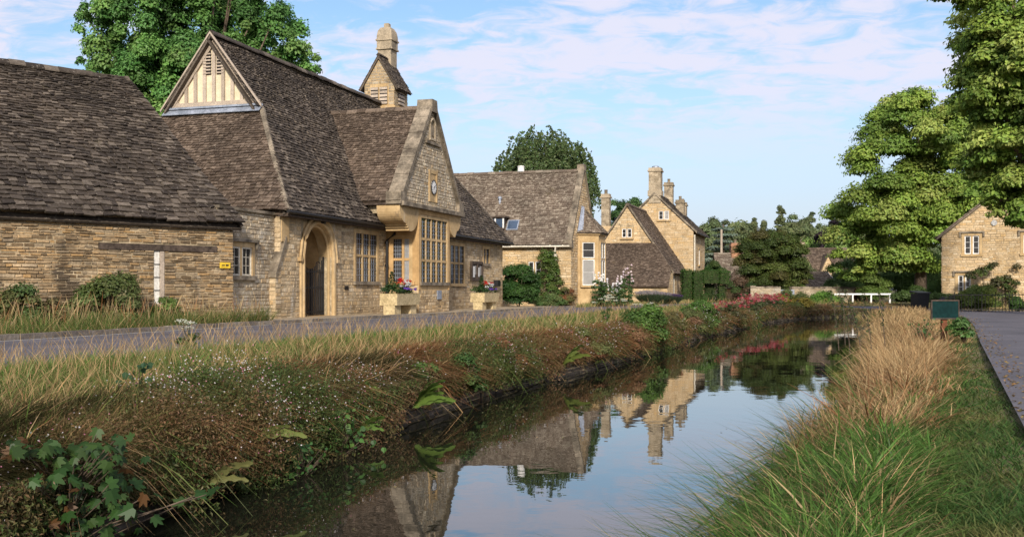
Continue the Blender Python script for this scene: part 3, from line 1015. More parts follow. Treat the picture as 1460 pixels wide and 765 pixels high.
mb.build('bezel', M['iron'], clk)
mb = MB()
for h in range(12):
    t = h * math.pi / 6
    mb.ext([(ck[0] + r * math.sin(t) + w_ * math.cos(t), ck[1] - .041, ck[2] + r * math.cos(t) - w_ * math.sin(t)) for r, w_ in ((.19, -.008), (.24, -.008), (.24, .008), (.19, .008))], (0, -.006, 0))
mb.build('hour_marks', M['black'], clk)
for name, t, l, w_ in (('hour_hand', math.radians(205), .13, .013), ('minute_hand', math.radians(60), .20, .009)):
    mb = MB(); mb.ext([(ck[0] + r * math.sin(t) + k * math.cos(t), ck[1] - .048, ck[2] + r * math.cos(t) - k * math.sin(t)) for r, k in ((-.03, -w_), (l, -w_ * .5), (l, w_ * .5), (-.03, w_))], (0, -.008, 0))
    mb.build(name, M['black'], clk)
# cross-wing roof
mb = MB()
wy = lambda x, z: YE + (z - HE) / pit
e_z, t_z, tp = 4.30, 8.30, 1.22
yv0, yv1 = wy(0, e_z), wy(0, t_z)
roof_plane(mb, [(GL - .15, yv0 + .15, e_z), (GL - .15, BY + .3, e_z), (gc, BY + .3, t_z), (gc, yv1 + .2, t_z)], c0=.24, c1=.16, wd=(.15, .36), rough=1.1)
roof_plane(mb, [(GR + .15, BY + .3, e_z), (GR + .15, yv0 + .15, e_z), (gc, yv1 + .2, t_z), (gc, BY + .3, t_z)], c0=.26, c1=.18, wd=(.2, .4))
ridge_stones(mb, (gc, BY + .4, t_z + .09), (gc, yv1 + .2, t_z + .09), w=.16, h=.13, ln=.42)
mb.build('wing_roof', M['slate_brown'], hall)
mb = MB(); mb.box(GL - .14, GL + .1, BY + .42, .35, e_z - .10, e_z - .03)
mb.build('wing_gutter', M['timber_dark'], hall)
# low link wall with its window, and the buttress
frl = frame_pts((-3.3, .22, 0), **FRONT)
mb = MB()
wall_body(mb, (-3.3, .22, 0), (1, 0, 0), Z, (0, -1, 0), 3.3, 3.38, [(.53 + .16, 1.90, 1.43, 2.30)], .45, 1)
stones(mb, (-3.3, .22, 0), (1, 0, 0), Z, (0, -1, 0), [(0, 0), (3.28, 0), (3.28, 3.36), (0, 3.36)], [(.53, 2.06, 1.3, 2.46)], ch=(.09, .17), ln=(.15, .42), out=(.002, .025))
mb.build('link_wall', [M['greywall'], M['mortar']], hall)
mb = MB(); mb.box(-3.3, -.02, .14, .70, 3.382, 3.47); mb.build('wall_coping', M['coping'], hall)
window(hall, frl, .69, 1.90, 1.43, 2.30, 2, (), 'ashlar', surround=.15, mull=.12, hood=True, casement='cream', lead=(2, 3), sill='dark')
mb = MB()
mb.ext([(.0, -.004, .0), (-.34, -.004, .0), (-.34, -.004, 1.46), (.0, -.004, 2.15)], (0, .42, 0), 1)
stones(mb, (-.34, -.004, 0), (1, 0, 0), Z, (0, -1, 0), [(0, 0), (.34, 0), (.34, 2.1), (0, 1.42)], ch=(.12, .2), ln=(.15, .4), out=(.004, .02))
stones(mb, (-.34, -.004, 0), (0, 1, 0), Z, (-1, 0, 0), [(0, 0), (.42, 0), (.42, 1.42), (0, 1.42)], ch=(.12, .2), ln=(.15, .4), out=(.004, .02))
b_ = mb.build('buttress', [M['honey'], M['mortar']], hall)
mb = MB()
mb.ext([(-.42, -.07, 1.40), (-.42, -.07, 1.52), (.26, -.07, 2.74), (.26, -.07, 2.52)], (0, .54, 0))
mb.build('weathering', M['coping'], b_)
mb = MB(); mb.box(.02, .5, -.03, .0, 2.55, 3.36); mb.build('quoin_stone', M['ashlar'], hall)
# alarm box, vent, plaque, chimney stub
mb = MB(); mb.box(10.25, 10.72, BY - .05, BY - .02, .62, .98)
mb.build('plaque', M['lead'], hall)
mb = MB(); mb.box(21.95, 22.5, -.22, -.02, 1.18, 1.5); mb.box(21.98, 22.47, -.24, -.22, 1.22, 1.46)
mb.build('meter_box', M['black'], hall)
mb = MB(); mb.box(4.55, 4.85, -.035, -.01, 1.0, 1.15)
for k in range(4): mb.box(4.57, 4.83, -.045, -.035, 1.02 + k * .03, 1.035 + k * .03)
mb.build('air_vent', M['iron'], hall)
mb = MB(); mb.tube([(2.6, -.02, 3.36), (2.6, -.25, 3.32)], .07, 8)
mb.build('wall_lamp', M['iron'], hall)
mb = MB(); mb.box(4.1, 4.55, 5.15, 5.6, 7.0, 9.75); mb.box(4.04, 4.61, 5.1, 5.66, 9.75, 9.86)
mb.build('chimney', M['chimney'], hall)
# notice board
nb = thing('notice_board', 'dark framed glazed notice board with pale papers on the hall wall', 'notice board', (hx, hy, 0), RZ)
mb = MB()
for q in ((18.25, 19.95, 1.44, 1.56), (18.25, 19.95, 2.27, 2.40), (18.25, 18.37, 1.56, 2.27), (19.83, 19.95, 1.56, 2.27), (19.04, 19.16, 1.56, 2.27)): fr[1](mb, *q, .03, .13)
mb.build('frame', M['timber_dark'], nb)
mb = MB(); fr[1](mb, 18.3, 19.9, 1.5, 2.35, .03, .07); mb.build('back_board', M['timber_dark'], nb)
for k, q in enumerate(((18.47, 18.80, 1.62, 2.15), (18.82, 19.0, 1.75, 2.2), (19.22, 19.5, 1.65, 2.1), (19.54, 19.78, 1.7, 2.18))):
    mb = MB(); fr[1](mb, *q, .071, .078); mb.build('notice', M['curtain'] if k % 2 else M['white'], nb)

# bell turret on the ridge
bt = thing('bell_turret', 'small gabled stone bell turret with louvres and chimney on the hall ridge', 'bell turret', (hx, hy, 0), RZ)
tx0, tx1 = 17.3, 18.9
ty0, ty1 = YR - .78, YR + .78
mb = MB()
mb.box(tx0, tx1, ty0, ty1, 9.2, 11.15, 1)
mb.ext([(tx0, ty0, 11.15), (tx0, ty1, 11.15), (tx0, YR, 12.38)], (tx1 - tx0, 0, 0), 1)
stones(mb, (tx0, ty0, 10.0), (0, 1, 0), Z, (-1, 0, 0), [(0, 0), (1.56, 0), (1.56, 1.1), (.78, 2.35), (0, 1.1)], [(.3, 1.26, .0, .98)], ch=(.13, .2), ln=(.2, .4), out=(.004, .014))
stones(mb, (tx0, ty0, 10.0), (1, 0, 0), Z, (0, -1, 0), [(0, 0), (1.7, 0), (1.7, 1.1), (0, 1.1)], [(.5, 1.2, .1, .85)], ch=(.13, .2), ln=(.2, .4), out=(.004, .014))
mb.box(tx0 - .1, tx1 + .1, ty0 - .1, ty1 + .1, 9.82, 9.96, 1)
mb.build('tower', [M['chimney'], M['ashlar']], bt)
frt = frame_pts((tx0, ty0, 9.98), **WEST)
for c in (.34, .82):
    mb = MB(); frt[1](mb, c, c + .40, .06, .92, .004, .02)
    for k in range(5): frt[1](mb, c - .0, c + .40, .08 + k * .175, .2 + k * .175, .021, .075 - .01 * (k % 2), 1)
    mb.build('louvre', [M['black'], M['timber']], bt)
frt2 = frame_pts((tx0, ty0, 9.98), **FRONT)
mb = MB(); frt2[1](mb, .5, 1.2, .1, .85, .004, .02)
for k in range(4): frt2[1](mb, .5, 1.2, .13 + k * .18, .24 + k * .18, .021, .07, 1)
mb.build('louvre', [M['black'], M['timber']], bt)
mb = MB()
for sgn, ye in ((1, ty0 - .24), (-1, ty1 + .24)):
    zz = 12.42 - (YR - (ty0 - .24)) * (1.27 / .78)
    P = [(tx0 - .12, ye, zz), (tx1 + .05, ye, zz), (tx1 + .05, YR, 12.42), (tx0 - .12, YR, 12.42)]
    roof_plane(mb, P, c0=.2, c1=.14, wd=(.15, .3), th=.025)
ridge_stones(mb, (tx0 - .14, YR, 12.5), (tx1 + .14, YR, 12.5), w=.1, h=.08, ln=.4)
mb.build('roof', M['slate'], bt)
mb = MB()
c = (tx1 - .35, YR + .12)
mb.box(c[0] - .36, c[0] + .36, c[1] - .36, c[1] + .36, 11.2, 12.95)
mb.lathe((c[0], c[1], 12.95), [(.62, 0), (.62, .07), (.56, .10), (.56, .42), (.63, .44), (.63, .51), (.57, .54), (.56, .72), (.50, .95), (.36, 1.12), (.18, 1.16), (.18, 1.34), (.14, 1.36)], sq=True)
mb.build('chimney', M['chimney'], bt)

# ------------------------------------------------------------------ stone planters with flowers
def leafquads(mb, C, Nn, size, col, aspect=.55, mi=0):
    """leaf quads: centre, normal, length, colour"""
    n = len(C)
    r = rng.normal(size=(n, 3))
    Nn = Nn / (np.linalg.norm(Nn, axis=1, keepdims=True) + 1e-9)
    t = np.cross(Nn, r); t /= (np.linalg.norm(t, axis=1, keepdims=True) + 1e-9)
    b = np.cross(Nn, t)
    size = np.broadcast_to(np.asarray(size, float).reshape(-1, 1), (n, 1))
    V = np.stack([C - t * size * .5, C + b * size * aspect * .5 + Nn * size * .06, C + t * size * .5 - Nn * size * .10, C - b * size * aspect * .5 + Nn * size * .06], 1).reshape(-1, 3)
    F = np.arange(4 * n).reshape(n, 4)
    mb.add(V, F, mi, np.repeat(col, 4, 0))


def vary(base, n, dv=.25, dh=.12):
    base = np.asarray(base, float)
    k = 1 + rng.uniform(-dv, dv, (n, 1))
    h = 1 + rng.uniform(-dh, dh, (n, 3))
    return np.clip(base * k * h, 0.002, .9)


def clump_leaves(mb, centres, radii, per, size, cols, squash=.8, up=.5, shell=.55, droop=0.0, aspect=.6, cover=1.0, gain=1.0):
    """leaves spread through and over ellipsoidal clumps; colour per clump, then per leaf"""
    centres = np.asarray(centres, float); radii = np.asarray(radii, float)
    m = len(centres)
    if per is None: per = np.maximum(6, (cover * 4 * math.pi * radii ** 2 * squash / (.5 * aspect * size ** 2)).astype(int))
    ids = np.repeat(np.arange(m), per)
    n = len(ids)
    d = rng.normal(size=(n, 3)); d /= np.linalg.norm(d, axis=1, keepdims=True)
    d[:, 2] = np.where(d[:, 2] < -.3, -d[:, 2] * .6, d[:, 2])
    rr = (shell + (1 - shell) * rng.random((n, 1))) * (1 + .12 * rng.normal(size=(n, 1)))
    R = radii[ids][:, None]
    P = centres[ids] + d * rr * R * np.array([1, 1, squash])
    P[:, 2] -= droop * (np.linalg.norm(d[:, :2], axis=1) ** 2) * R[:, 0]
    nn = d * np.array([1, 1, .8]) + np.array([0, 0, up]) + rng.normal(size=(n, 3)) * .33
    cols = np.asarray(cols, float) * gain
    cc = cols[rng.integers(0, len(cols), m)][ids] * (1 + .18 * rng.normal(size=(m, 1)))[ids]
    cc = np.clip(cc * (1 + rng.uniform(-.22, .22, (n, 1))) * (1 + rng.uniform(-.08, .08, (n, 3))), .003, .8)
    leafquads(mb, P, nn, rng.uniform(.7, 1.25, n) * size, cc, aspect)


def bush(name, label, cat, loc, r, n=2500, size=.09, cols=((.05, .085, .02), (.07, .11, .03)), clumps=26, squash=.85, group=None, core=True, sub=.42):
    """leafy shrub; r = (rx, ry, rz), loc at the ground"""
    t = thing(name, label, cat, loc, 0, group)
    d = rng.normal(size=(clumps, 3)); d /= np.linalg.norm(d, axis=1, keepdims=True)
    d[:, 2] = np.where(d[:, 2] < 0, d[:, 2] * .55, d[:, 2])
    rad = np.array(r)
    C = d * rad * rng.uniform(.5, .85, (clumps, 1)) + [0, 0, rad[2] * .55]
    C[:, 2] = np.maximum(C[:, 2], .12)
    mb = MB()
    clump_leaves(mb, C, np.full(clumps, sub * (rad[0] + rad[2]) * .5) * rng.uniform(.75, 1.25, clumps), None, size, cols, squash, cover=.95, gain=1.55)
    mb.build('foliage', M['leaf'], t)
    mb = MB()
    for k in range(5):
        a = rng.uniform(0, 6.28)
        mb.tube([(0, 0, -.05), (math.cos(a) * r[0] * .3, math.sin(a) * r[1] * .3, r[2] * .6), (math.cos(a) * r[0] * .6, math.sin(a) * r[1] * .6, r[2] * 1.1)], [.03, .02, .01], 5)
    mb.build('stem', M['bark'], t)
    return t


def planter(w, s, label, seed):
    x, y = XY(w, s)
    p = thing('planter', label, 'planter', (x, y, .1), RZ, 'stone flower troughs along the hall')
    mb = MB()
    mb.ext([(-1.05, -.32, .34), (1.05, -.32, .34), (1.12, -.36, .76), (-1.12, -.36, .76)], (0, .68, 0))
    mb.build('trough', M['trough'], p)
    for xa in (-.75, .75):
        mb = MB(); mb.box(xa - .28, xa + .28, -.22, .22, -.0, .338); mb.build('leg', M['trough'], p)
    mb = MB(); mb.box(-1.02, 1.02, -.3, .3, .76, .775); mb.build('compost', M['soil'], p)
    f = thing('bedding_plants', 'red, white and violet bedding flowers filling ' + ('the nearer stone trough by the downpipe' if seed == 0 else 'the farther stone trough by the notice board'), 'flowers', (x, y, .87), RZ, 'flowers in the stone troughs')
    C = np.array([[rng.uniform(-1, 1), rng.uniform(-.28, .3), rng.uniform(.0, .28)] for _ in range(34)])
    mb = MB(); clump_leaves(mb, C, np.full(34, .17), 60, .065, [(.03, .07, .015), (.05, .10, .025), (.04, .08, .03)], .9)
    C2 = np.array([[-.78 if seed == 0 else -.5, 0, z] for z in np.linspace(.1, .75, 7)]); clump_leaves(mb, C2, np.linspace(.25, .06, 7), 110, .05, [(.02, .05, .012)], 1.0)
    mb.build('foliage', M['leaf'], f)
    for nm, col, cen, k in (('red_flower', (.55, .02, .015), [(-.15, -.1, .42), (.05, .0, .5), (.6, -.1, .44), (.8, .1, .36), (-.3, 0, .36)], 42),
                            ('white_flower', (.8, .78, .76), [(.35, -.2, .36), (.45, 0, .40), (-.4, -.2, .25), (.25, -.2, .28)], 34),
                            ('violet_flower', (.16, .08, .42), [(-.2, -.32, .16), (.0, -.32, .14), (.65, -.3, .14)], 40)):
        mb = MB(); clump_leaves(mb, cen, np.full(len(cen), .13), k, .06, [col], .7, up=.8, aspect=.9)
        mb.build(nm, M['petal'], f)


planter(36.05, -15.35, 'pale sandstone flower trough nearest the doorway, standing by the downpipe', 0)
planter(46.55, -15.55, 'pale sandstone flower trough farther along, standing under the notice board', 1)

# ------------------------------------------------------------------ chimney helper and cottages
def chimney(parent, x, y, z0, z1, w=.7, d=.7, pots=1, mat='chimney', cap=True):
    mb = MB()
    mb.box(x - w / 2, x + w / 2, y - d / 2, y + d / 2, z0, z1 - .32)
    stones(mb, (x - w / 2, y - d / 2, z0), (0, 1, 0), Z, (-1, 0, 0), [(0, 0), (d, 0), (d, z1 - .34 - z0), (0, z1 - .34 - z0)], ch=(.18, .26), ln=(.25, .5), out=(.004, .018))
    stones(mb, (x - w / 2, y - d / 2, z0), (1, 0, 0), Z, (0, -1, 0), [(0, 0), (w, 0), (w, z1 - .34 - z0), (0, z1 - .34 - z0)], ch=(.18, .26), ln=(.25, .5), out=(.004, .018))
    if cap:
        mb.box(x - w / 2 - .09, x + w / 2 + .09, y - d / 2 - .09, y + d / 2 + .09, z1 - .32, z1 - .2)
        mb.box(x - w / 2 - .02, x + w / 2 + .02, y - d / 2 - .02, y + d / 2 + .02, z1 - .2, z1)
    o = mb.build('chimney', M[mat], parent)
    for k in range(pots):
        mb = MB(); mb.lathe((x, y + (k - (pots - 1) / 2) * .35, z1), [(.13, 0), (.12, .25), (.14, .28), (.14, .33), (.10, .34)], 10)
        mb.build('chimney_pot', M['coping'], o)
    return o


def gable_wall(mb, O, U, N, w, he, hr, holes, st=dict(), mi_s=0, mi_m=1, depth=.4):
    """wall with a centred gable, backing and stones"""
    O, U, N = (np.asarray(x, float) for x in (O, U, N))
    wall_body(mb, O, U, Z, N, w, he, [h for h in holes if h[3] < he], depth, mi_m)
    q = [O + Z * he, O + U * w + Z * he, O + U * w / 2 + Z * hr]
    mb.ext(q, -N * depth, mi_m)
    stones(mb, O, U, Z, N, [(0, 0), (w, 0), (w, he), (w / 2, hr), (0, he)], [(h[0] - .15, h[1] + .15, h[2] - .12, h[3] + .15) for h in holes], mi=mi_s, **st)


x0, y0 = XY(60.3, -14.8)
ct = thing('bay_cottage', 'honey stone cottage with pale slate roof, rooflight and small canted bay', 'cottage', (x0, y0, -.02), RZ)
ST = dict(ch=(.13, .22), ln=(.25, .6), out=(.004, .02), gap=.014)
mb = MB()
cw, che, chr_ = 6.6, 4.0, 8.35
gable_wall(mb, (0, 0, 0), (1, 0, 0), (0, -1, 0), cw, che, chr_ - .1, [], ST)
wall_body(mb, (0, .4, 0), (0, 1, 0), Z, (-1, 0, 0), 11.5, che, [(1.45, 2.2, 1.3, 2.7)], .4, 1)
stones(mb, (0, 0, 0), (0, 1, 0), Z, (-1, 0, 0), [(0, 0), (11.8, 0), (11.8, che), (0, che)], [(1.7, 2.75, 1.2, 2.85)], **ST)
mb.box(cw - .4, cw, .4, 11.8, 0, che, 1)
mb.build('wall', [M['honey_warm'], M['mortar']], ct)
frc = frame_pts((0, .4, 0), **WEST)
window(ct, frc, 1.45, 2.2, 1.3, 2.7, 2, (), 'ashlar', casement='white', lead=(1, 3))
mb = MB()
sl = (chr_ - che) / 3.3
U_, V_, N_ = roof_plane(mb, [(-.3, 12, che - .35), (-.3, .12, che - .35), (3.3, .12, chr_), (3.3, 12, chr_)], c0=.27, c1=.17, wd=(.18, .42), sag=lambda u, v: .03 * math.sin(u * .8) * math.sin(v))
roof_plane(mb, [(cw + .3, .12, che - .35), (cw + .3, 12, che - .35), (3.3, 12, chr_), (3.3, .12, chr_)], c0=.35, c1=.25, wd=(.3, .6))
ridge_stones(mb, (3.3, .1, chr_ + .09), (3.3, 12, chr_ + .09))
mb.build('roof', M['slate_pale'], ct)
mb = MB()
for sgn in (-1, 1):
    d = np.array([-sgn * 3.42, 0, chr_ + .16 - che + .2]); p = np.array([3.3 + sgn * 3.42, -.08, che - .2])
    nn = unit(np.cross(d, [0, 1, 0])); nn = nn if nn[2] > 0 else -nn
    for k in range(10):
        a, b = p + d * k / 10, p + d * (k + .985) / 10
        mb.ext([a - nn * .02, b - nn * .02, b + nn * .13, a + nn * .13], (0, .38, 0))
mb.box(3.05, 3.55, -.1, .36, chr_ + .02, chr_ + .42)
mb.box(-.32, .12, -.12, .4, che - .5, che - .05)
mb.build('coping', M['coping'], ct)
# canted bay
mb = MB()
pl = [(1.7, 0), (2.35, -1.15), (4.25, -1.15), (4.9, 0)]
mb.ext([(x, y, 0) for x, y in pl], (0, 0, 4.35))
mb.ext([(x, y, 4.352) for x, y in [(1.55, 0), (2.27, -1.25), (4.33, -1.25), (5.05, 0)]], (0, 0, .12))
by_ = mb.build('bay', M['ashlar'], ct)
for (pa, pb) in ((pl[0], pl[1]), (pl[1], pl[2]), (pl[2], pl[3])):
    U = unit((pb[0] - pa[0], pb[1] - pa[1], 0)); Nn = np.array([U[1], -U[0], 0])
    fq = frame_pts((pa[0], pa[1], 0), U, Z, Nn)
    ln_ = math.hypot(pb[0] - pa[0], pb[1] - pa[1])
    k = 1 if ln_ < 1.5 else 2
    wv = window(ct, fq, .28, ln_ - .28, 1.3, 3.9, k, (2.9,), 'ashlar', surround=.1, deep=-.02, proud=.09, casement='white', lead=(1, 2), curtain=((0, 0),))
mb = MB()
tp_ = [(2.6, 0.05, 5.95), (4.0, 0.05, 5.95)]
for q in ([(1.45, 0, 4.45), (2.22, -1.33, 4.45), tp_[0]], [(2.22, -1.33, 4.45), (4.38, -1.33, 4.45), tp_[1], tp_[0]], [(4.38, -1.33, 4.45), (5.15, 0, 4.45), tp_[1]]):
    roof_plane(mb, q, c0=.2, c1=.14, wd=(.15, .3))
mb.build('bay_roof', M['slate_pale'], ct)
mb = MB(); mb.ext([(1.42, -.03, 4.5), (2.55, -.03, 6.12), (2.72, -.16, 6.05), (1.75, -.32, 4.62)], (-.03, -.03, .05))
mb.build('lead_flashing', M['lead'], ct)
gutter(ct, (-.36, .0, che - .42), (-.36, 11.8, che - .38), .06, 'cream')
mb = MB()
for k in range(14): mb.box(-.3, 0, .35 + k * .8, .47 + k * .8, che - .42, che - .30)
mb.build('rafter_end', M['cream'], ct)
mb = MB(); mb.tube([(-.36, .85, che - .45), (-.3, .9, che - .75), (-.12, .95, che - .95), (-.12, .95, .1)], .05, 8)
mb.lathe((-.14, .95, che - 1.35), [(.07, 0), (.14, .12), (.15, .42), (.17, .44), (.17, .48)], 10)
mb.build('downpipe', M['cream'], ct)


def on_roof(y, z):           # point on the cottage's left roof plane
    return (z - che) / sl, y, z


for (y, z, wdt, hh) in ((3.75, 4.86, .72, .78),):
    x, y, z = on_roof(y, z)
    P0 = np.array([x, y, z]); Uy = np.array([0, -1.0, 0])
    q = [P0 + Uy * -wdt / 2 - V_ * hh / 2 + N_ * .05, P0 + Uy * wdt / 2 - V_ * hh / 2 + N_ * .05, P0 + Uy * wdt / 2 + V_ * hh / 2 + N_ * .05, P0 - Uy * wdt / 2 + V_ * hh / 2 + N_ * .05]
    mb = MB(); mb.ext(q, N_ * .10); rl = mb.build('rooflight', M['lead'], ct)
    q = [P0 + (a - P0) * .82 + N_ * .03 for a in q]
    mb = MB(); mb.ext(q, N_ * .085); mb.build('pane', M['skyglass'], rl)
mb = MB()
x, y, z = on_roof(4.75, 4.75)
mb.box(x - .35, x + .7, y - .55, y + .55, z - .1, z + .62); mb.box(x - .5, x + .85, y - .68, y + .68, z + .622, z + .72)
dm = mb.build('dormer', M['timber_dark'], ct)
mb = MB(); mb.box(x - .38, x - .352, y - .45, y - .05, z + .05, z + .55); mb.box(x - .38, x - .352, y + .05, y + .45, z + .05, z + .55); mb.build('pane', M['skyglass'], dm)
for ya, yb_ in ((-.04, .04), (-.55, -.46)):
    mb = MB(); mb.box(x - .4, x - .352, y + ya, y + yb_, z, z + .6); mb.build('window_frame', M['white'], dm)
x, y, z = on_roof(4.95, 6.3)
mb = MB(); mb.lathe((x, y, z - .1), [(.08, 0), (.08, .42), (.13, .44), (.13, .55), (.05, .6)], 10); mb.build('flue', M['lead'], ct)
mb = MB(); mb.lathe((3.3, 4.05, chr_ + .1), [(.22, 0), (.2, .28), (.22, .3), (.22, .36), (.15, .38)], 12); mb.build('flue', M['white'], ct)

# house with two gables and several chimneys
x0, y0 = XY(87.6, -11.1)
h4 = thing('gabled_house', 'tall honey stone house with two stepped gables, lean-to and stone chimneys', 'house', (x0, y0, -.05), RZ)
mb = MB()
STF = dict(ch=(.15, .24), ln=(.3, .7), out=(.002, .012), gap=.012)
gable_wall(mb, (0, 0, 0), (0, 1, 0), (-1, 0, 0), 6.4, 6.0, 9.0, [(1.98, 2.88, 6.87, 7.65)], STF)
wall_body(mb, (.4, 0, 0), (1, 0, 0), Z, (0, -1, 0), 7.6, 6.0, [(3.0, 3.9, 3.2, 4.5)], .4, 1)
stones(mb, (0, 0, 0), (1, 0, 0), Z, (0, -1, 0), [(0, 0), (8, 0), (8, 6), (0, 6)], [(3.2, 4.5, 3.05, 4.65)], **STF)
mb.box(7.6, 8, .4, 6.4, 0, 6, 1)
mb.build('wall', [M['honey_warm'], M['mortar']], h4)
frh = frame_pts((0, 0, 0), **WEST)
window(h4, frh, 2.0, 2.86, 6.9, 7.62, 2, (), 'ashlar', surround=.12, deep=-.03, proud=.09, casement='white', lead=(1, 2), curtain=((0, 0),))
window(h4, frame_pts((.4, 0, 0), **FRONT), 3.0, 3.9, 3.2, 4.5, 1, (), 'ashlar', casement='white', lead=(2, 3))
mb = MB()
roof_plane(mb, [(-.1, -.35, 5.75), (8.4, -.35, 5.75), (8.4, 3.2, 9.1), (-.1, 3.2, 9.1)], c0=.28, c1=.18, wd=(.2, .45))
roof_plane(mb, [(8.4, 6.75, 5.75), (-.1, 6.75, 5.75), (-.1, 3.2, 9.1), (8.4, 3.2, 9.1)], c0=.35, c1=.25, wd=(.3, .6))
ridge_stones(mb, (-.1, 3.2, 9.18), (8.4, 3.2, 9.18))
mb.build('roof', M['slate'], h4)
mb = MB()
for sgn in (-1, 1):
    mb.ext([(-.16, 3.2 + sgn * 3.5, 5.72), (-.16, 3.2 + sgn * 3.5, 5.9), (-.16, 3.2, 9.22), (-.16, 3.2, 9.04)], (.14, 0, 0))
mb.build('verge', M['coping'], h4)
chimney(h4, .42, 3.2, 8.3, 11.25, 1.0, 1.0, 0)
mb = MB(); mb.box(-.14, .96, 2.62, 3.78, 8.9, 9.35); mb.build('chimney_base', M['chimney'], h4)
mb = MB(); mb.lathe((.42, 3.2, 11.25), [(.3, 0), (.3, .15), (.22, .18), (.12, .2)], 12); mb.build('chimney_pot', M['lead'], h4)
chimney(h4, 7.2, 3.1, 8.3, 10.7, .75, .75, 1)
chimney(h4, 5.9, 1.9, 7.4, 9.0, .7, .7, 1)
chimney(h4, 7.5, 1.9, 7.4, 8.9, .7, .7, 1)
mb = MB(); mb.tube([(-.08, -.12, 5.6), (-.08, -.12, .1)], .06, 8); mb.build('downpipe', M['cream'], h4)
gutter(h4, (-.1, -.4, 5.72), (8.3, -.4, 5.72), .06, 'iron')
# front wing
wy0, wym, wy1 = .65, 3.99, 7.33
mb = MB()
gable_wall(mb, (-8, wy0, 0), (0, 1, 0), (-1, 0, 0), 6.68, 2.64, 7.5, [(3.0, 3.75, 5.0, 5.75)], STF)
wall_body(mb, (-7.6, wy0, 0), (1, 0, 0), Z, (0, -1, 0), 7.58, 2.7, [], .4, 1)
stones(mb, (-8, wy0, 0), (1, 0, 0), Z, (0, -1, 0), [(0, 0), (7.9, 0), (7.9, 2.7), (0, 2.7)], [(.25, 1.35, 0, 2.2)], **STF)
mb.build('wing_wall', [M['honey_warm'], M['mortar']], h4)
window(h4, frame_pts((-8, wy0, 0), **WEST), 3.0, 3.75, 5.05, 5.72, 2, (), 'ashlar', surround=.12, deep=-.03, proud=.09, casement='white', lead=(1, 2))
mb = MB()
ws = (7.55 - 2.64) / 3.34
roof_plane(mb, [(-8.12, wy0 - .25, 2.64 - .25 * ws), (0, wy0 - .25, 2.64 - .25 * ws), (0, wym, 7.55), (-8.12, wym, 7.55)], c0=.28, c1=.18, wd=(.2, .45))
roof_plane(mb, [(0, wy1 + .25, 2.64 - .25 * ws), (-8.12, wy1 + .25, 2.64 - .25 * ws), (-8.12, wym, 7.55), (0, wym, 7.55)], c0=.35, c1=.25, wd=(.3, .6))
ridge_stones(mb, (-8.12, wym, 7.63), (-.1, wym, 7.63))
mb.build('wing_roof', M['slate_brown'], h4)
mb = MB()
for sgn in (-1, 1):
    mb.ext([(-8.18, wym + sgn * 3.55, 2.25), (-8.18, wym + sgn * 3.55, 2.45), (-8.18, wym, 7.70), (-8.18, wym, 7.5)], (.14, 0, 0))
mb.build('verge', M['coping'], h4)
chimney(h4, -7.6, 5.75, 4.2, 8.45, .62, .62, 1)
mb = MB(); mb.box(-8.06, -7.1, 5.25, 6.2, 4.4, 5.95); mb.build('chimney_base', M['honey_warm'], h4)
mb = MB(); mb.box(-7.62, -6.75, wy0 - .05, wy0 - .025, 0.05, 2.1); mb.box(-7.72, -7.625, wy0 - .07, wy0 - .025, .05, 2.2); mb.box(-6.745, -6.65, wy0 - .07, wy0 - .025, .05, 2.2)
dr = mb.build('door', M['cream'], h4)
# lean-to below the front gable
mb = MB()
stones(mb, (-10.9, .5, -.1), (0, 1, 0), Z, (-1, 0, 0), [(0, 0), (7, 0), (7, 1.4), (0, 1.4)], **STF)
mb.box(-10.9, -10.5, .5, 7.5, -.1, 1.35, 1)
mb.ext([(-10.5, .5, -.1), (-8.05, .5, -.1), (-8.05, .5, 2.35), (-9.7, .5, 2.35), (-10.5, .5, 1.4)], (0, .3, 0), 1)
stones(mb, (-10.9, .5, -.1), (1, 0, 0), Z, (0, -1, 0), [(0, 0), (2.85, 0), (2.85, 2.4), (1.1, 2.4), (.0, 1.4)], **STF)
mb.build('lean_to_wall', [M['honey_warm'], M['mortar']], h4)
mb = MB()
lz = lambda x: 1.26 + (x + 11.1) * (3.4 / 3.1)
roof_plane(mb, [(-11.1, 7.8, lz(-11.1)), (-11.1, .4, lz(-11.1)), (-9.85, .38, lz(-9.85)), (-8.05, 1.95, lz(-8.05)), (-8.05, 6.1, lz(-8.05)), (-9.85, 7.8, lz(-9.85))], c0=.24, c1=.15, wd=(.18, .4))
mb.build('lean_to_roof', M['slate_brown'], h4)


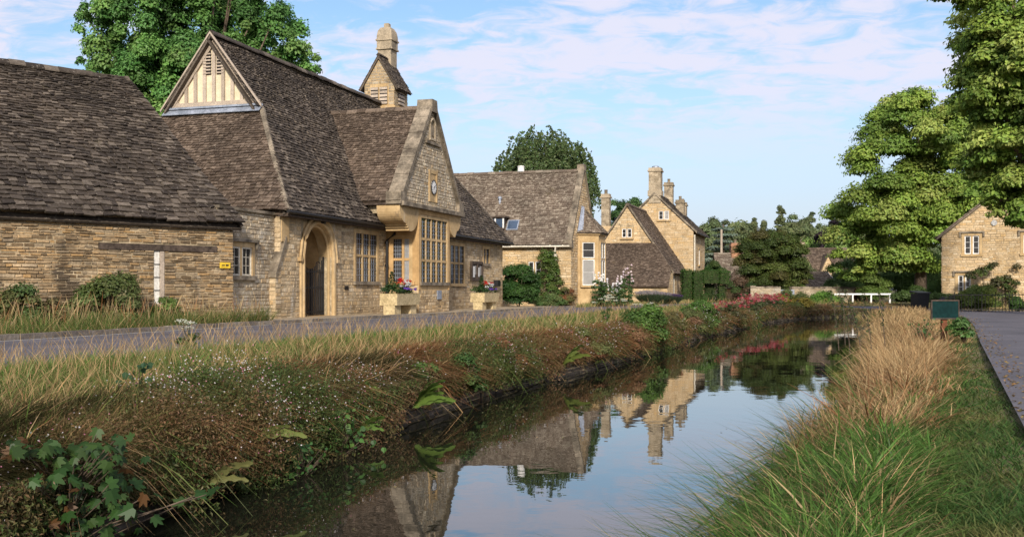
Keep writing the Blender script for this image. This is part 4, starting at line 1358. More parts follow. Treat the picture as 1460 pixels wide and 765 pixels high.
# simple far cottages, each with walls, roof, chimney and windows
def far_cottage(name, label, cat, loc, rz, wdt, dep, he, hr, roof='slate_pale', stone='honey_warm', chim=None, wins=(), brick=False):
    """ridge along local x (wdt), front is local -y"""
    t = thing(name, label, cat, loc, rz)
    mb = MB()
    wall_body(mb, (-wdt / 2, -dep / 2, -.2), (1, 0, 0), Z, (0, -1, 0), wdt, he + .2, [], .3, 1)
    stones(mb, (-wdt / 2, -dep / 2, -.2), (1, 0, 0), Z, (0, -1, 0), [(0, 0), (wdt, 0), (wdt, he + .2), (0, he + .2)], [(a + wdt / 2 - .1, b + wdt / 2 + .1, c + .1, d + .3) for a, b, c, d in wins], ch=(.18, .28), ln=(.35, .8))
    for sx, nx in ((-wdt / 2, -1), (wdt / 2, 1)):
        gable_wall(mb, (sx, -dep / 2, -.2), (0, 1, 0), (nx, 0, 0), dep, he + .2, hr + .1, [], dict(ch=(.18, .28), ln=(.35, .8)), depth=.3)
    mb.build('wall', [M[stone], M['mortar']], t)
    mb = MB()
    k = (hr - he) / (dep / 2)
    roof_plane(mb, [(-wdt / 2 - .15, -dep / 2 - .3, he - .3 * k), (wdt / 2 + .15, -dep / 2 - .3, he - .3 * k), (wdt / 2 + .15, 0, hr), (-wdt / 2 - .15, 0, hr)], c0=.34, c1=.24, wd=(.25, .6))
    roof_plane(mb, [(wdt / 2 + .15, dep / 2 + .3, he - .3 * k), (-wdt / 2 - .15, dep / 2 + .3, he - .3 * k), (-wdt / 2 - .15, 0, hr), (wdt / 2 + .15, 0, hr)], c0=.5, c1=.4, wd=(.6, 1.2))
    ridge_stones(mb, (-wdt / 2 - .15, 0, hr + .08), (wdt / 2 + .15, 0, hr + .08))
    mb.build('roof', M[roof], t)
    if chim:
        chimney(t, chim[0], chim[1], hr - .8, chim[2], chim[3], chim[3], 1, 'brick' if brick else 'chimney')
    for (a, b, c, d) in wins:
        window(t, frame_pts((0, -dep / 2, 0), **FRONT), a, b, c, d, 2, (), 'ashlar', surround=.1, deep=-.03, proud=.08, casement='white', lead=(1, 2))
    return t


c5 = far_cottage('cottage', 'slate roofed cottage with a red brick chimney half behind the yew', 'cottage', (24.2, 106, 0), 0, 7.5, 5, 2.0, 4.6, chim=(-1.7, 0, 5.7, .95), brick=True, wins=((-2.5, -1.7, .8, 1.6), (1.5, 2.3, .8, 1.6)))
# small pyramid-roofed garden house beside it
t = thing('garden_house', 'tiny square stone garden house under a steep pyramid slate roof', 'garden house', (20.2, 95.5, 0), .3)
mb = MB(); mb.box(-.75, .75, -.75, .75, -.1, 1.2, 1)
for O, U, N in (((-.75, -.75, -.1), (1, 0, 0), (0, -1, 0)), ((-.75, -.75, -.1), (0, 1, 0), (-1, 0, 0)), ((.75, -.75, -.1), (0, 1, 0), (1, 0, 0))):
    stones(mb, O, U, Z, N, [(0, 0), (1.5, 0), (1.5, 1.3), (0, 1.3)], ch=(.15, .22), ln=(.25, .5))
mb.build('wall', [M['honey_warm'], M['mortar']], t)
mb = MB()
for a, b in (((-.95, -.95), (.95, -.95)), ((.95, -.95), (.95, .95)), ((.95, .95), (-.95, .95)), ((-.95, .95), (-.95, -.95))):
    roof_plane(mb, [(*a, 1.1), (*b, 1.1), (0, 0, 2.7)], c0=.2, c1=.13, wd=(.15, .35))
mb.lathe((0, 0, 2.62), [(.1, 0), (.07, .15), (.1, .22), (.0, .35)], 8)
mb.build('roof', M['slate_brown'], t)

c6 = far_cottage('cottage', 'distant cream stone cottage with a front gable and pale slate roof in trees', 'cottage', (37.2, 126, .0), 0, 6.5, 5.0, 3.2, 5.9, roof='slate_brown', stone='honey_warm', chim=(-2.6, 0, 6.7, .7), wins=())
mb = MB()
gable_wall(mb, (-1.35, -2.9, -.2), (1, 0, 0), (0, -1, 0), 2.3, 2.6, 5.2, [], dict(ch=(.18, .28), ln=(.35, .8)))
gable_wall(mb, (-3.6, -2.7, -.2), (1, 0, 0), (0, -1, 0), 2.0, 2.6, 5.0, [], dict(ch=(.18, .28), ln=(.35, .8)))
fg = mb.build('front_gable', [M['honey_warm'], M['mortar']], c6)
mb = MB()
for xm, yy, zt, hw2 in ((-.2, -3.05, 5.2, 1.35), (-2.6, -2.85, 5.0, 1.2)):
    for sgn in (-1, 1):
        mb.ext([(xm + sgn * hw2, yy, 2.3), (xm + sgn * hw2, yy, 2.5), (xm, yy, zt), (xm, yy, zt - .25)], (0, 2.6, 0))
mb.build('gable_roof', M['slate_brown'], c6)
window(c6, frame_pts((-.2, -2.9, 0), **FRONT), -.4, .4, 1.7, 2.6, 2, (), 'ashlar', surround=.1, deep=-.03, proud=.08, casement='white', lead=(1, 2))

# garage with dark boarded gable
t = thing('garage', 'low garage with dark timber boarded gable behind the stone wall', 'garage', (27.3, 96, 0), math.radians(24))
mb = MB(); mb.box(-2.4, 1.6, -1.5, 1.5, -.1, 1.35); mb.build('wall', M['honey_warm'], t)
mb = MB()
roof_plane(mb, [(-2.6, -1.75, 1.25), (1.8, -1.75, 1.25), (1.8, 0, 2.55), (-2.6, 0, 2.55)], c0=.26, c1=.18, wd=(.2, .45))
roof_plane(mb, [(1.8, 1.75, 1.25), (-2.6, 1.75, 1.25), (-2.6, 0, 2.55), (1.8, 0, 2.55)], c0=.26, c1=.18, wd=(.2, .45))
ridge_stones(mb, (-2.6, 0, 2.62), (1.8, 0, 2.62)); mb.build('roof', M['slate_pale'], t)
mb = MB()
for k in range(12):
    y = -1.45 + k * .243; hgt = 1.36 + (1.45 - abs(y + .12)) * .74
    mb.box(1.602, 1.64 + .012 * (k % 2), y, y + .235, 1.36, hgt)
mb.build('boarded_gable', M['timber_dark'], t)
mb = MB(); mb.box(1.602, 1.66, -1.6, 1.6, 1.18, 1.34); mb.ext([(1.82, -1.78, 1.2), (1.82, -1.78, 1.34), (1.82, 0, 2.68), (1.82, 0, 2.54)], (.05, 0, 0)); mb.ext([(1.82, 1.78, 1.2), (1.82, 1.78, 1.34), (1.82, 0, 2.68), (1.82, 0, 2.54)], (.05, 0, 0))
mb.build('white_trim', M['white'], t)
mb = MB(); mb.tube([(1.64, .1, 2.1), (1.75, .1, 2.1)], .12, 10); mb.build('lamp', M['white'], t)

# house on the right
rh = thing('right_bank_house', 'cream stone house with a broad gable and white casements beyond the lane', 'house', (23.7, 58, 0), math.radians(-25))
HW, HEV, HAP = 9.4, 3.95, 7.8
frr = frame_pts((0, 0, 0), **FRONT)
wins = [(1.15, 1.88, 2.95, 3.95), (.83, 1.45, .82, 1.80), (4.05, 4.75, 2.95, 3.95), (4.4, 5.1, .82, 1.8), (7.2, 7.9, 2.95, 3.9), (7.4, 8.1, .82, 1.8)]
mb = MB()
wall_body(mb, (0, 0, -.1), (1, 0, 0), Z, (0, -1, 0), HW, 4.05, [(a, b, c + .1, d + .1) for a, b, c, d in wins], .4, 1)
mb.ext([(0, 0, 3.95), (HW, 0, 3.95), (HW / 2, 0, HAP)], (0, .4, 0), 1)
stones(mb, (0, 0, -.1), (1, 0, 0), Z, (0, -1, 0), [(0, 0), (HW, 0), (HW, 4.05), (HW / 2, HAP), (0, 4.05)], [(a - .17, b + .17, c - .05, d + .28) for a, b, c, d in wins], ch=(.11, .18), ln=(.22, .55), out=(.004, .026))
mb.box(0, .4, .4, 9, -.1, 3.95, 1); stones(mb, (0, 0, -.1), (0, 1, 0), Z, (-1, 0, 0), [(0, 0), (9, 0), (9, 4.0), (0, 4.0)], ch=(.11, .18), ln=(.22, .55))
mb.build('wall', [M['honey_warm'], M['mortar']], rh)
for i, (a, b, c, d) in enumerate(wins):
    window(rh, frr, a, b, c, d, 2, (), 'ashlar', surround=.15, mull=.09, hood=True, casement='white', lead=(1, 3), deep=.06)
mb = MB()
k = (HAP - HEV) / (HW / 2)
roof_plane(mb, [(-.3, 9, HEV - .3 * k + .1), (-.3, -.2, HEV - .3 * k + .1), (HW / 2, -.2, HAP + .1), (HW / 2, 9, HAP + .1)], c0=.27, c1=.18, wd=(.2, .45))
roof_plane(mb, [(HW + .3, -.2, HEV - .3 * k + .1), (HW + .3, 9, HEV - .3 * k + .1), (HW / 2, 9, HAP + .1), (HW / 2, -.2, HAP + .1)], c0=.27, c1=.18, wd=(.2, .45))
ridge_stones(mb, (HW / 2, -.2, HAP + .18), (HW / 2, 9, HAP + .18))
mb.build('roof', M['slate_pale'], rh)
mb = MB()
for k in range(3): mb.tube([(2.62, -.04, 4.62), (2.62, -.08, 4.62)], .15, 14)
mb.build('wall_lamp', M['white'], rh)

# ------------------------------------------------------------------ far stone walls, gate, rail, fence, bin, sign, pole
def stone_wall(label, p0, p1, h, th=.35, cat='wall', z0=-.15):
    p0, p1 = np.array([*p0, z0]), np.array([*p1, z0])
    D = np.linalg.norm(p1 - p0); U = (p1 - p0) / D; N = np.array([U[1], -U[0], 0])
    t = thing('stone_wall', label, cat, (0, 0, 0))
    mb = MB(); mb.ext([p0, p1, p1 + Z * h, p0 + Z * h], -N * th, 1)
    stones(mb, p0, U, Z, N, [(0, 0), (D, 0), (D, h), (0, h)], ch=(.08, .15), ln=(.18, .5), out=(.005, .04))
    mb.build('masonry', [M['greywall'], M['mortar']], t)
    mb = MB(); x = 0
    while x < D:
        l = random.uniform(.3, .55); a = p0 + U * x + Z * h + N * .04; b = p0 + U * min(D, x + l - .02) + Z * h + N * .04
        hh = random.uniform(.10, .18); mb.ext([a, b, b + Z * hh, a + Z * hh], -N * (th + .08)); x += l
    mb.build('coping', M['coping'], t)
    return t


stone_wall('stretch of old drystone wall left of the pale gate under the yew', (18.7, 82.5), (21.0, 82.2), 1.3)
stone_wall('long old drystone wall right of the pale gate in front of the garage', (22.25, 83.6), (30.5, 86.0), 1.25)
t = thing('garden_gate', 'pale blue grey boarded gate between two old stone walls', 'gate', (21.05, 82.6, 0))
mb = MB()
for k in range(7): mb.box(.02 + k * .16, .165 + k * .16, 0, .04, .02, 1.02)
for zz in (.2, .8): mb.box(.02, 1.12, .041, .08, zz, zz + .1)
mb.build('boards', M['lead'], t)
mb = MB(); mb.tube([(.55, -.03, .62), (.75, -.03, .62)], .025, 6); mb.build('handle', M['iron'], t)

t = thing('white_rail', 'low white painted post and rail at the end of the river', 'railing', (24.5, 80.0, 0))
mb = MB(); mb.box(0, 4.3, -.05, .05, .62, .74); mb.build('rail', M['white'], t)
for x in (.06, 1.40, 2.8, 4.22):
    mb = MB(); mb.box(x - .055, x + .055, -.045, .045, -.2, .615); mb.build('post', M['white'], t)

t = thing('iron_fence', 'black iron railings along the garden of the right bank house', 'fence', (19.6, 46.6, 0), math.radians(6))
mb = MB()
for k in range(62):
    x = k * .16; mb.tube([(x, 0, .0), (x, 0, .84 + (.06 if k % 8 == 0 else 0))], .018 if k % 8 == 0 else .011, 5)
mb.build('bars', M['iron'], t)
for zz in (.12, .76):
    mb = MB(); mb.box(-.03, 9.85, -.014, .014, zz, zz + .035); mb.build('rail', M['iron'], t)

t = thing('wheelie_bin', 'black wheeled refuse bin standing by the lane under the trees', 'bin', (19.45, 50.2, .0), math.radians(10))
mb = MB(); mb.ext([(-.26, -.30, .06), (.26, -.30, .06), (.31, -.36, .82), (-.31, -.36, .82)], (0, .62, 0)); mb.build('body', M['black'], t)
mb = MB(); mb.ext([(-.34, -.42, .822), (.34, -.42, .822), (.34, .34, .90), (-.34, .34, .90)], (0, 0, .05)); mb.tube([(-.3, .36, .88), (.3, .36, .88)], .025, 6); mb.build('lid', M['black'], t)
for x in (-.3, .3):
    mb = MB(); mb.tube([(x - .03, .24, .1), (x + .03, .24, .1)], .1, 14); mb.build('wheel', M['black'], t)

sgx, sgy = 8.95, 21.8
t = thing('sign_board', 'small dark green notice sign on a red brown post beside the lane', 'sign', (sgx, sgy, 0))
mb = MB(); mb.box(-.055, .055, -.03, .04, -.15, .46); mb.build('post', M['post'], t)
mb = MB(); mb.box(-.27, .27, -.06, -.03, .42, .77); bd_ = mb.build('board', M['green_sign'], t)
mb = MB()
for q in ((-.29, .29, .395, .42), (-.29, .29, .77, .795), (-.29, -.27, .42, .77), (.27, .29, .42, .77)): mb.box(q[0], q[1], -.075, -.025, q[2], q[3])
mb.build('frame', M['timber_dark'], bd_)

t = thing('utility_pole', 'bare wooden telegraph pole rising in front of the pale cedar', 'pole', (21.9, 110, 0))
mb = MB(); mb.tube([(0, 0, -.3), (0, 0, 7.3)], [.15, .11], 10); mb.build('pole', M['timber'], t)

# ------------------------------------------------------------------ retaining wall of the left bank
mb = MB()
wv = list(np.arange(-6, 82, .8))
a = [(*XY(w, float(interp(w, LB)) + .06), -1.4) for w in wv]
for i in range(len(wv) - 1):
    p, q = np.array(a[i]), np.array(a[i + 1])
    U = unit(q - p); N = np.array([U[1], -U[0], 0]); D = np.linalg.norm(q - p)
    mb.ext([p, q, q + Z * 1.08, p + Z * 1.08], -N * .3, 1)
    if wv[i] > 2: stones(mb, p, U, Z, N, [(0, .3), (D, .3), (D, 1.08), (0, 1.08)], ch=(.08, .16), ln=(.25, .6), out=(.005, .07), gap=.02)
o = mb.build('retaining_wall', [M['bankstone'], M['mortar']])
tag(o, 'dark damp dry stone retaining wall along the left river bank', 'wall')

# ------------------------------------------------------------------ trees
def tree(name, label, loc, crown, cols, leaves=9000, size=.3, clumps=70, sub=(.32, .5), trunk=.3, group=None, limbs=7, squash=.75, shape=None, droop=.15, up=.5, crown_z=None, trunk_top=None, bark='bark', cover=1.1, gain=1.3, limb_r=99.0):
    """crown = list of ellipsoids (dx, dy, z, rx, ry, rz); clumps of leaves lie over and within them"""
    t = thing(name, label, 'tree', loc, 0, group)
    C, R = [], []
    vol = np.array([c[3] * c[5] for c in crown]); vol = vol / vol.sum()
    for c, f in zip(crown, vol):
        k = max(12, int(clumps * f))
        d = rng.normal(size=(k, 3)); d /= np.linalg.norm(d, axis=1, keepdims=True)
        rr = np.where(rng.random((k, 1)) < .75, rng.uniform(.72, .98, (k, 1)), rng.uniform(.2, .7, (k, 1)))
        r3 = np.array(c[3:6])
        P = np.array(c[:3]) + d * rr * r3
        C.append(P); R.append(rng.uniform(sub[0], sub[1], k) * min(c[3], c[5] * 1.3))
    C = np.vstack(C); R = np.maximum(np.concatenate(R), size * 1.5)
    mb = MB()
    clump_leaves(mb, C, R, None, size, cols, squash, up=up * .6, shell=.45, droop=droop, cover=cover, gain=gain)
    mb.build('crown', M['leaf'], t)
    mb = MB()
    ctr = np.average(np.array([c[:3] for c in crown]), axis=0, weights=vol)
    ht = trunk_top or ctr[2]
    tp = [(0, 0, -.2), (ctr[0] * .1 + .02, ctr[1] * .1, ht * .35), (ctr[0] * .45, ctr[1] * .45, ht * .7), (ctr[0] * .9, ctr[1] * .9, ht * 1.15)]
    mb.tube(tp, [trunk * 1.25, trunk, trunk * .75, trunk * .3], 10)
    for k in range(limbs):
        cand = np.flatnonzero(np.abs(C[:, 0] - ctr[0]) < limb_r); e_ = C[cand[rng.integers(0, len(cand))]]
        s_ = np.array([ctr[0] * .4, ctr[1] * .4, min(ht * rng.uniform(.45, .95), max(.4, e_[2] - .3))])
        m_ = (s_ + e_) / 2 + [0, 0, .2]
        mb.tube([s_, m_, e_], [trunk * .4, trunk * .25, trunk * .07], 6)
    mb.build('trunk', M[bark], t, smooth=True)
    return t


def leafy(mb, P, size, col, dv=.25, up=.4, aspect=.6):
    n = len(P)
    leafquads(mb, P, rng.normal(size=(n, 3)) * .7 + [0, 0, up], rng.uniform(.7, 1.3, n) * size, vary(col, n, dv), aspect)


# tall poplars behind the barn
tree('poplar_tree', 'tall bright green poplar rising behind the barn and hall roofs', (-17.9, 60, 0),
     [(-3.4, 0, 13.6, 3.0, 2.6, 6.0), (.6, 1, 15.0, 3.2, 2.8, 7.0), (4.0, 0, 13.4, 2.6, 2.6, 5.0), (-5.6, 0, 15.2, 1.5, 1.6, 2.6), (-1.2, -1.5, 11.5, 2.8, 1.8, 4.0), (5.6, 0, 13.0, 1.5, 1.5, 2.6)],
     [(.085, .185, .05), (.11, .22, .055), (.062, .145, .036), (.14, .24, .065)], leaves=75000, size=.21, clumps=480, sub=(.15, .30), cover=.8, trunk=.4, limbs=40, squash=1.35, droop=0, trunk_top=10)
tree('poplar_tree', 'lower pale green poplar filling the gap left of the timbered gable', (-15.0, 52, 0),
     [(0, 0, 5.6, 2.6, 2.2, 4.6)], [(.075, .14, .035), (.10, .175, .045)], leaves=12000, size=.2, clumps=70, sub=(.26, .42), trunk=.2, limbs=8, squash=1.0, droop=0)

# weeping birch beyond the cottage
t = thing('weeping_birch', 'weeping birch with hanging dark green tresses behind the bay cottage roof', 'tree', (3.0, 97, 0))
mb = MB()
ns_ = 460
d = rng.normal(size=(ns_, 3)); d /= np.linalg.norm(d, axis=1, keepdims=True); d[:, 2] = np.abs(d[:, 2])
st_ = d * rng.uniform(.45, 1.0, (ns_, 1)) * np.array([4.5, 4.0, 5.2]) + [0, 0, 11.1]
out = []
for p in st_:
    L_ = rng.uniform(1.2, 3.4) * (1.25 if abs(p[0]) > 2.8 else 1)
    k = int(L_ * 26)
    tt = rng.random(k) ** .8
    r_ = p[:2] / (np.linalg.norm(p[:2]) + .1)
    q = np.stack([p[0] + r_[0] * .9 * np.sqrt(tt) + rng.normal(0, .11, k), p[1] + r_[1] * .9 * np.sqrt(tt) + rng.normal(0, .11, k), p[2] + .25 * np.sin(tt * 3) - L_ * tt], 1)
    out.append(q)
P = np.vstack(out)
leafquads(mb, P, rng.normal(size=(len(P), 3)) * .5 + np.array([0, -.5, .2]), rng.uniform(.2, .36, len(P)), vary((.085, .125, .045), len(P), .35), .6)
mb.build('crown', M['leaf'], t)
mb = MB(); mb.tube([(0, 0, -.2), (.1, 0, 5), (0, .1, 10), (.1, 0, 14.5)], [.3, .25, .16, .05], 8)
for k in range(12):
    e_ = st_[rng.integers(0, ns_)]; mb.tube([(0, 0, e_[2] - 3.5), (e_[0] * .5, e_[1] * .5, e_[2] - .9), tuple(e_)], [.1, .06, .02], 5)
mb.build('trunk', M['bark'], t)
tree('garden_tree', 'small rounded green tree showing left of the birch above the roof', (-2.7, 92, 0), [(0, 0, 7.8, 1.5, 1.4, 3.2)], [(.06, .10, .03), (.05, .085, .025)], leaves=2500, size=.28, clumps=24, trunk=.15)
tree('garden_tree', 'dark green tree showing between the tall chimneys of the gabled house', (12.0, 112, 0), [(.0, 0, 8.6, 2.0, 2, 2.6), (-1.2, 0, 7.2, 1.8, 1.8, 2.4), (1.5, 0, 6.5, 1.6, 2, 3)], [(.04, .08, .025), (.055, .10, .03)], leaves=7000, size=.26, clumps=50, sub=(.32, .5), trunk=.2)

# the yew by the walls
tree('yew_tree', 'broad dark yew tree standing behind the old garden wall', (21.2, 86, 0), [(0, 0, 3.4, 2.75, 2.5, 2.55), (-1.4, 0, 2.3, 1.6, 1.8, 1.2), (1.6, 0, 2.2, 1.5, 1.8, 1.1), (.2, 0, 4.6, 1.7, 1.8, 1.35)],
     [(.055, .085, .020), (.078, .112, .026), (.11, .14, .036), (.10, .095, .03)], leaves=26000, size=.145, clumps=210, sub=(.22, .36), gain=1.0, trunk=.3, limbs=8, squash=.6, droop=.35)

# far trees, each with its own outline
FT = [  # label, x px, Y, top v, half width px, kind
    ('rounded grey green tree left of the telegraph pole', 1021, 132, 306, 20, 'round'),
    ('pointed dark conifer standing tallest above the yew', 1113, 142, 294, 17, 'cone'),
    ('pair of spiky young conifers right of the pole', 1074, 150, 311, 13, 'cone'),
    ('thin small conifer between the spiky pair and the tall one', 1089, 152, 316, 7, 'cone'),
    ('hazy olive broadleaf tree spreading right of the tall conifer', 1133, 148, 318, 17, 'round'),
    ('slender column poplar far behind the cream cottage', 1156, 165, 300, 8, 'column'),
    ('broad column poplar rising over the copper beech', 1187, 150, 287, 11, 'column'),
    ('small column poplar between the two larger ones', 1167, 170, 314, 6, 'column'),
    ('blue green rounded tree low between the far poplars', 1146, 160, 315, 13, 'round'),
    ('bright green small tree behind the cream cottage chimney', 1160, 138, 333, 15, 'bright'),
    ('dark purple copper beech right of the cream cottage', 1186, 134, 315, 18, 'copper'),
    ('mid green tree behind the left part of the yew', 1050, 140, 318, 13, 'round'),
    ('fresh green tree tucked against the lime at far right of the valley', 1212, 140, 300, 18, 'round'),
    ('grey green tree on the horizon behind the spiky conifers', 1064, 175, 321, 20, 'round'),
    ('grey green tree on the horizon behind the cream cottage', 1172, 190, 322, 22, 'round'),
    ('grey green tree on the horizon behind the tall conifer', 1105, 185, 320, 22, 'round'),
    ('olive round tree filling the gap right of the gabled house', 1040, 128, 335, 22, 'round'),
    ('tall hazy green tree behind the right side of the yew', 1142, 152, 306, 20, 'round'),
    ('wide green tree above the cream cottage roof', 1175, 150, 330, 26, 'round'),
    ('dark green tree behind the garage and left of the cream cottage', 1128, 118, 347, 20, 'round'),
    ('rounded tree low beside the lime and the copper beech', 1205, 128, 330, 22, 'bright'),
    ('grey green tree on the horizon left of the pole', 1000, 175, 338, 20, 'round'),
]
for lab, u, Y, v, hwp, kind in FT:
    X = (u - 730) / 1500 * Y; top = 1 + (413 - v) / 1500 * Y; r = hwp / 1500 * Y
    col = {'round': [(.11, .135, .06), (.09, .12, .052), (.13, .15, .065)], 'cone': [(.09, .11, .048), (.11, .125, .055)], 'column': [(.095, .13, .06), (.085, .115, .055)],
           'bright': [(.13, .20, .05), (.15, .23, .06)], 'copper': [(.022, .014, .020), (.03, .018, .024)]}[kind]
    if kind in ('round', 'bright', 'copper'):
        cr = [(0, 0, top - r * .95, r, r, r * .95), (-r * .3, 0, top - r * 1.9, r * 1.05, r, r * 1.2), (r * .35, 0, top * .4, r * 1.1, r, top * .36)]
    elif kind == 'cone':
        cr = [(0, 0, top * (.92 - .07 * k), r * (.24 + .10 * k), r * (.24 + .10 * k), top * .09) for k in range(10)]
    else:
        cr = [(0, 0, top - top * .24, r * .75, r, top * .24), (0, 0, top * .45, r, r, top * .35)]
    nm = {'round': 'broadleaf_tree', 'bright': 'broadleaf_tree', 'copper': 'copper_beech', 'cone': 'conifer_tree', 'column': 'poplar_tree'}[kind]
    tree(nm, lab, (X, Y, 0), cr, col, leaves=4200, size=.0016 * Y + .05, clumps=75, sub=(.36, .58), trunk=.2, limbs=3, group='trees across the far valley', squash=.8)
# woods that close the valley
mb = MB()
X_ = np.concatenate([rng.uniform(22, 76, 420), rng.uniform(22, 60, 60)]); Y_ = np.concatenate([rng.uniform(170, 200, 420), rng.uniform(134, 160, 60)])
Zt = np.concatenate([rng.uniform(1, 1, 420) * 0 + rng.random(420) * (8.2 + 2.2 * np.sin(X_[:420] * .55)) + 1, rng.uniform(.8, 3.6, 60)])
keep_ = (X_[:] > 0)
clump_leaves(mb, np.stack([X_, Y_, Zt], 1), np.concatenate([rng.uniform(1.2, 2.4, 420), np.full(60, 1.3)]), None, .5, [(.11, .14, .065), (.09, .12, .055), (.13, .16, .065)], .85, cover=1.0, gain=1.2)
tag(mb.build('far_wood', M['leaf']), 'woods and hedges closing the far end of the valley', 'woodland', kind='stuff')
# cedar
t = thing('cedar_tree', 'pale blue green cedar with flat layered boughs behind the pole', 'tree', (24.5, 122, 0))
C, R = [], []
for k in range(9):
    z = 2.2 + k * .72; rad = 3.6 * (1 - k / 10.5)
    for j in range(9): a = rng.uniform(0, 6.28); C.append((math.cos(a) * rad * rng.uniform(.4, 1), math.sin(a) * rad * .8, z + rng.uniform(-.15, .15))); R.append(.75)
mb = MB(); clump_leaves(mb, C, R, 80, .3, [(.16, .205, .155), (.13, .175, .125)], .28); mb.build('crown', M['leaf'], t)
mb = MB(); mb.tube([(0, 0, -.2), (0, 0, 8.6)], [.3, .08], 8); mb.build('trunk', M['bark'], t)

# limes on the right
LIME = [(.145, .215, .038), (.18, .25, .046), (.105, .17, .032), (.23, .28, .065)]
tree('lime_tree', 'large lime tree in pale blossom standing between the valley and the stone house', (32.6, 84, 0),
     [tuple(q * 1.15 for q in c_) for c_ in ((-.6, 0, 10.2, 4.0, 3.8, 4.9), (-2.6, -1, 6.0, 3.9, 3.6, 3.7), (2.6, 0, 9.5, 3.6, 3.8, 4.6), (1.8, -1, 5.2, 4.0, 3.6, 3.1), (-1.0, 0, 12.8, 2.3, 2.2, 2.3), (-4.4, -.5, 3.5, 2.0, 2.2, 2.2), (2.6, 0, 11.6, 2.6, 2.4, 3.0))],
     LIME, leaves=80000, size=.27, clumps=300, sub=(.22, .36), trunk=.42, limbs=12, squash=.62, droop=.35)
tree('lime_tree', 'near lime tree leaning in from the right edge with boughs over the house', (21.6, 42, 0),
     [(-1.2, 0, 8.6, 2.7, 2.8, 4.3), (-.9, .3, 11.0, 2.8, 2.8, 2.9), (-1.7, -.5, 6.0, 2.0, 2.0, 2.1), (-.6, 0, 5.0, 2.1, 2.0, 1.4), (-4.9, -2, 12.1, .75, .7, .5), (-3.9, -1.4, 12.7, 1.2, 1.0, .6), (-2.2, -.6, 13.2, 1.5, 1.3, .9)],
     LIME, leaves=85000, size=.20, limb_r=1.9, clumps=330, sub=(.20, .33), trunk=.5, limbs=14, squash=.62, droop=.4)
# ------------------------------------------------------------------ shrubs, hedges and garden plants
def U2(u, Y): return (u - 730) / 1500 * Y


bush('round_bush', 'rounded mid green bush at the foot of the big lime, left of its trunk', 'bush', (U2(1246, 82.5), 82.5, 0), (1.1, .9, 1.7), 5000, .13, ((.075, .115, .025), (.09, .13, .03)))
bush('laurel_bush', 'dark low shrubs along the wall between garage and lime', 'bush', (U2(1207, 86), 86, 0), (1.6, .8, 1.1), 4000, .14, ((.045, .07, .02), (.055, .085, .025)))
bush('garden_shrub', 'light green shrub showing above the wall below the cream cottage', 'bush', (U2(1196, 92), 92, 0), (1.3, .9, 2.1), 4000, .15, ((.08, .125, .03), (.065, .105, .03)))
bush('garden_shrub', 'brown leaved shrub right of the laurels under the lime', 'bush', (U2(1227, 84), 84, 0), (.6, .6, .8), 1500, .12, ((.07, .03, .02), (.06, .05, .02)))
bush('clipped_bush', 'clipped upright bush beside the trunk of the big lime', 'bush', (U2(1336, 64), 64, 0), (.42, .42, 1.15), 2500, .08, ((.06, .10, .02), (.05, .09, .02)))
bush('shade_shrub', 'dark spreading shrubs under the lime near the bin', 'bush', (U2(1302, 77), 77, 0), (1.5, .8, .7), 4000, .13, ((.045, .075, .018), (.055, .085, .025)))
bush('garden_hedge', 'tall dark hedge closing the view behind the trunk of the big lime', 'hedge', (U2(1316, 95), 95, 0), (3.4, .9, 2.7), 0, .16, ((.05, .085, .02), (.06, .10, .025)), clumps=60)
bush('shade_shrub', 'green shrubs at the near corner of the stone house by the bin', 'bush', (U2(1345, 52), 52, 0), (1.0, .7, .55), 3500, .1, ((.075, .11, .03), (.06, .095, .025)))
bush('garden_shrub', 'domed yellow green bush behind the iron railings', 'bush', (U2(1396, 49), 49, 0), (1.0, .6, .78), 4500, .08, ((.10, .125, .025), (.08, .11, .025)))
bush('lavender_bush', 'purple flowered bush left of the domed bush by the railings', 'bush', (U2(1362, 49.5), 49.5, 0), (.65, .5, .55), 2500, .07, ((.075, .075, .055), (.11, .075, .13), (.07, .09, .03)))
bush('garden_shrub', 'low dark green box bush behind the right end of the railings', 'bush', (U2(1452, 48.5), 48.5, 0), (.45, .4, .45), 1800, .06, ((.04, .08, .018),))
bush('dark_shrub', 'big glossy dark green bush at the right end of the hall', 'bush', (.35, 57.0, 0), (1.15, .9, 1.75), 9000, .11, ((.025, .06, .012), (.035, .075, .016), (.02, .05, .012)), clumps=60, sub=.32)
bush('sign_shrub', 'leafy green shrub growing at the foot of the green sign', 'bush', (9.15, 21.3, -.02), (.33, .3, .30), 900, .09, ((.035, .075, .02), (.05, .095, .025)), clumps=14)
bush('bramble_bush', 'tangled green bramble against the barn wall', 'bush', (-10.35, 27.35, 0), (.85, .5, .95), 2600, .09, ((.055, .08, .022), (.075, .095, .03), (.10, .10, .045)), clumps=22)
bush('broom_plant', 'upright bright green broom growing below the barn slit window', 'bush', (-9.55, 28.8, 0), (.42, .3, .62), 1500, .07, ((.06, .105, .02), (.08, .12, .03)), clumps=12)
bush('barn_weed', 'low dark leafy weeds at the barn foot near its right corner', 'bush', (-8.85, 29.5, 0), (.55, .3, .25), 1000, .09, ((.03, .06, .02), (.05, .08, .03)), clumps=10)

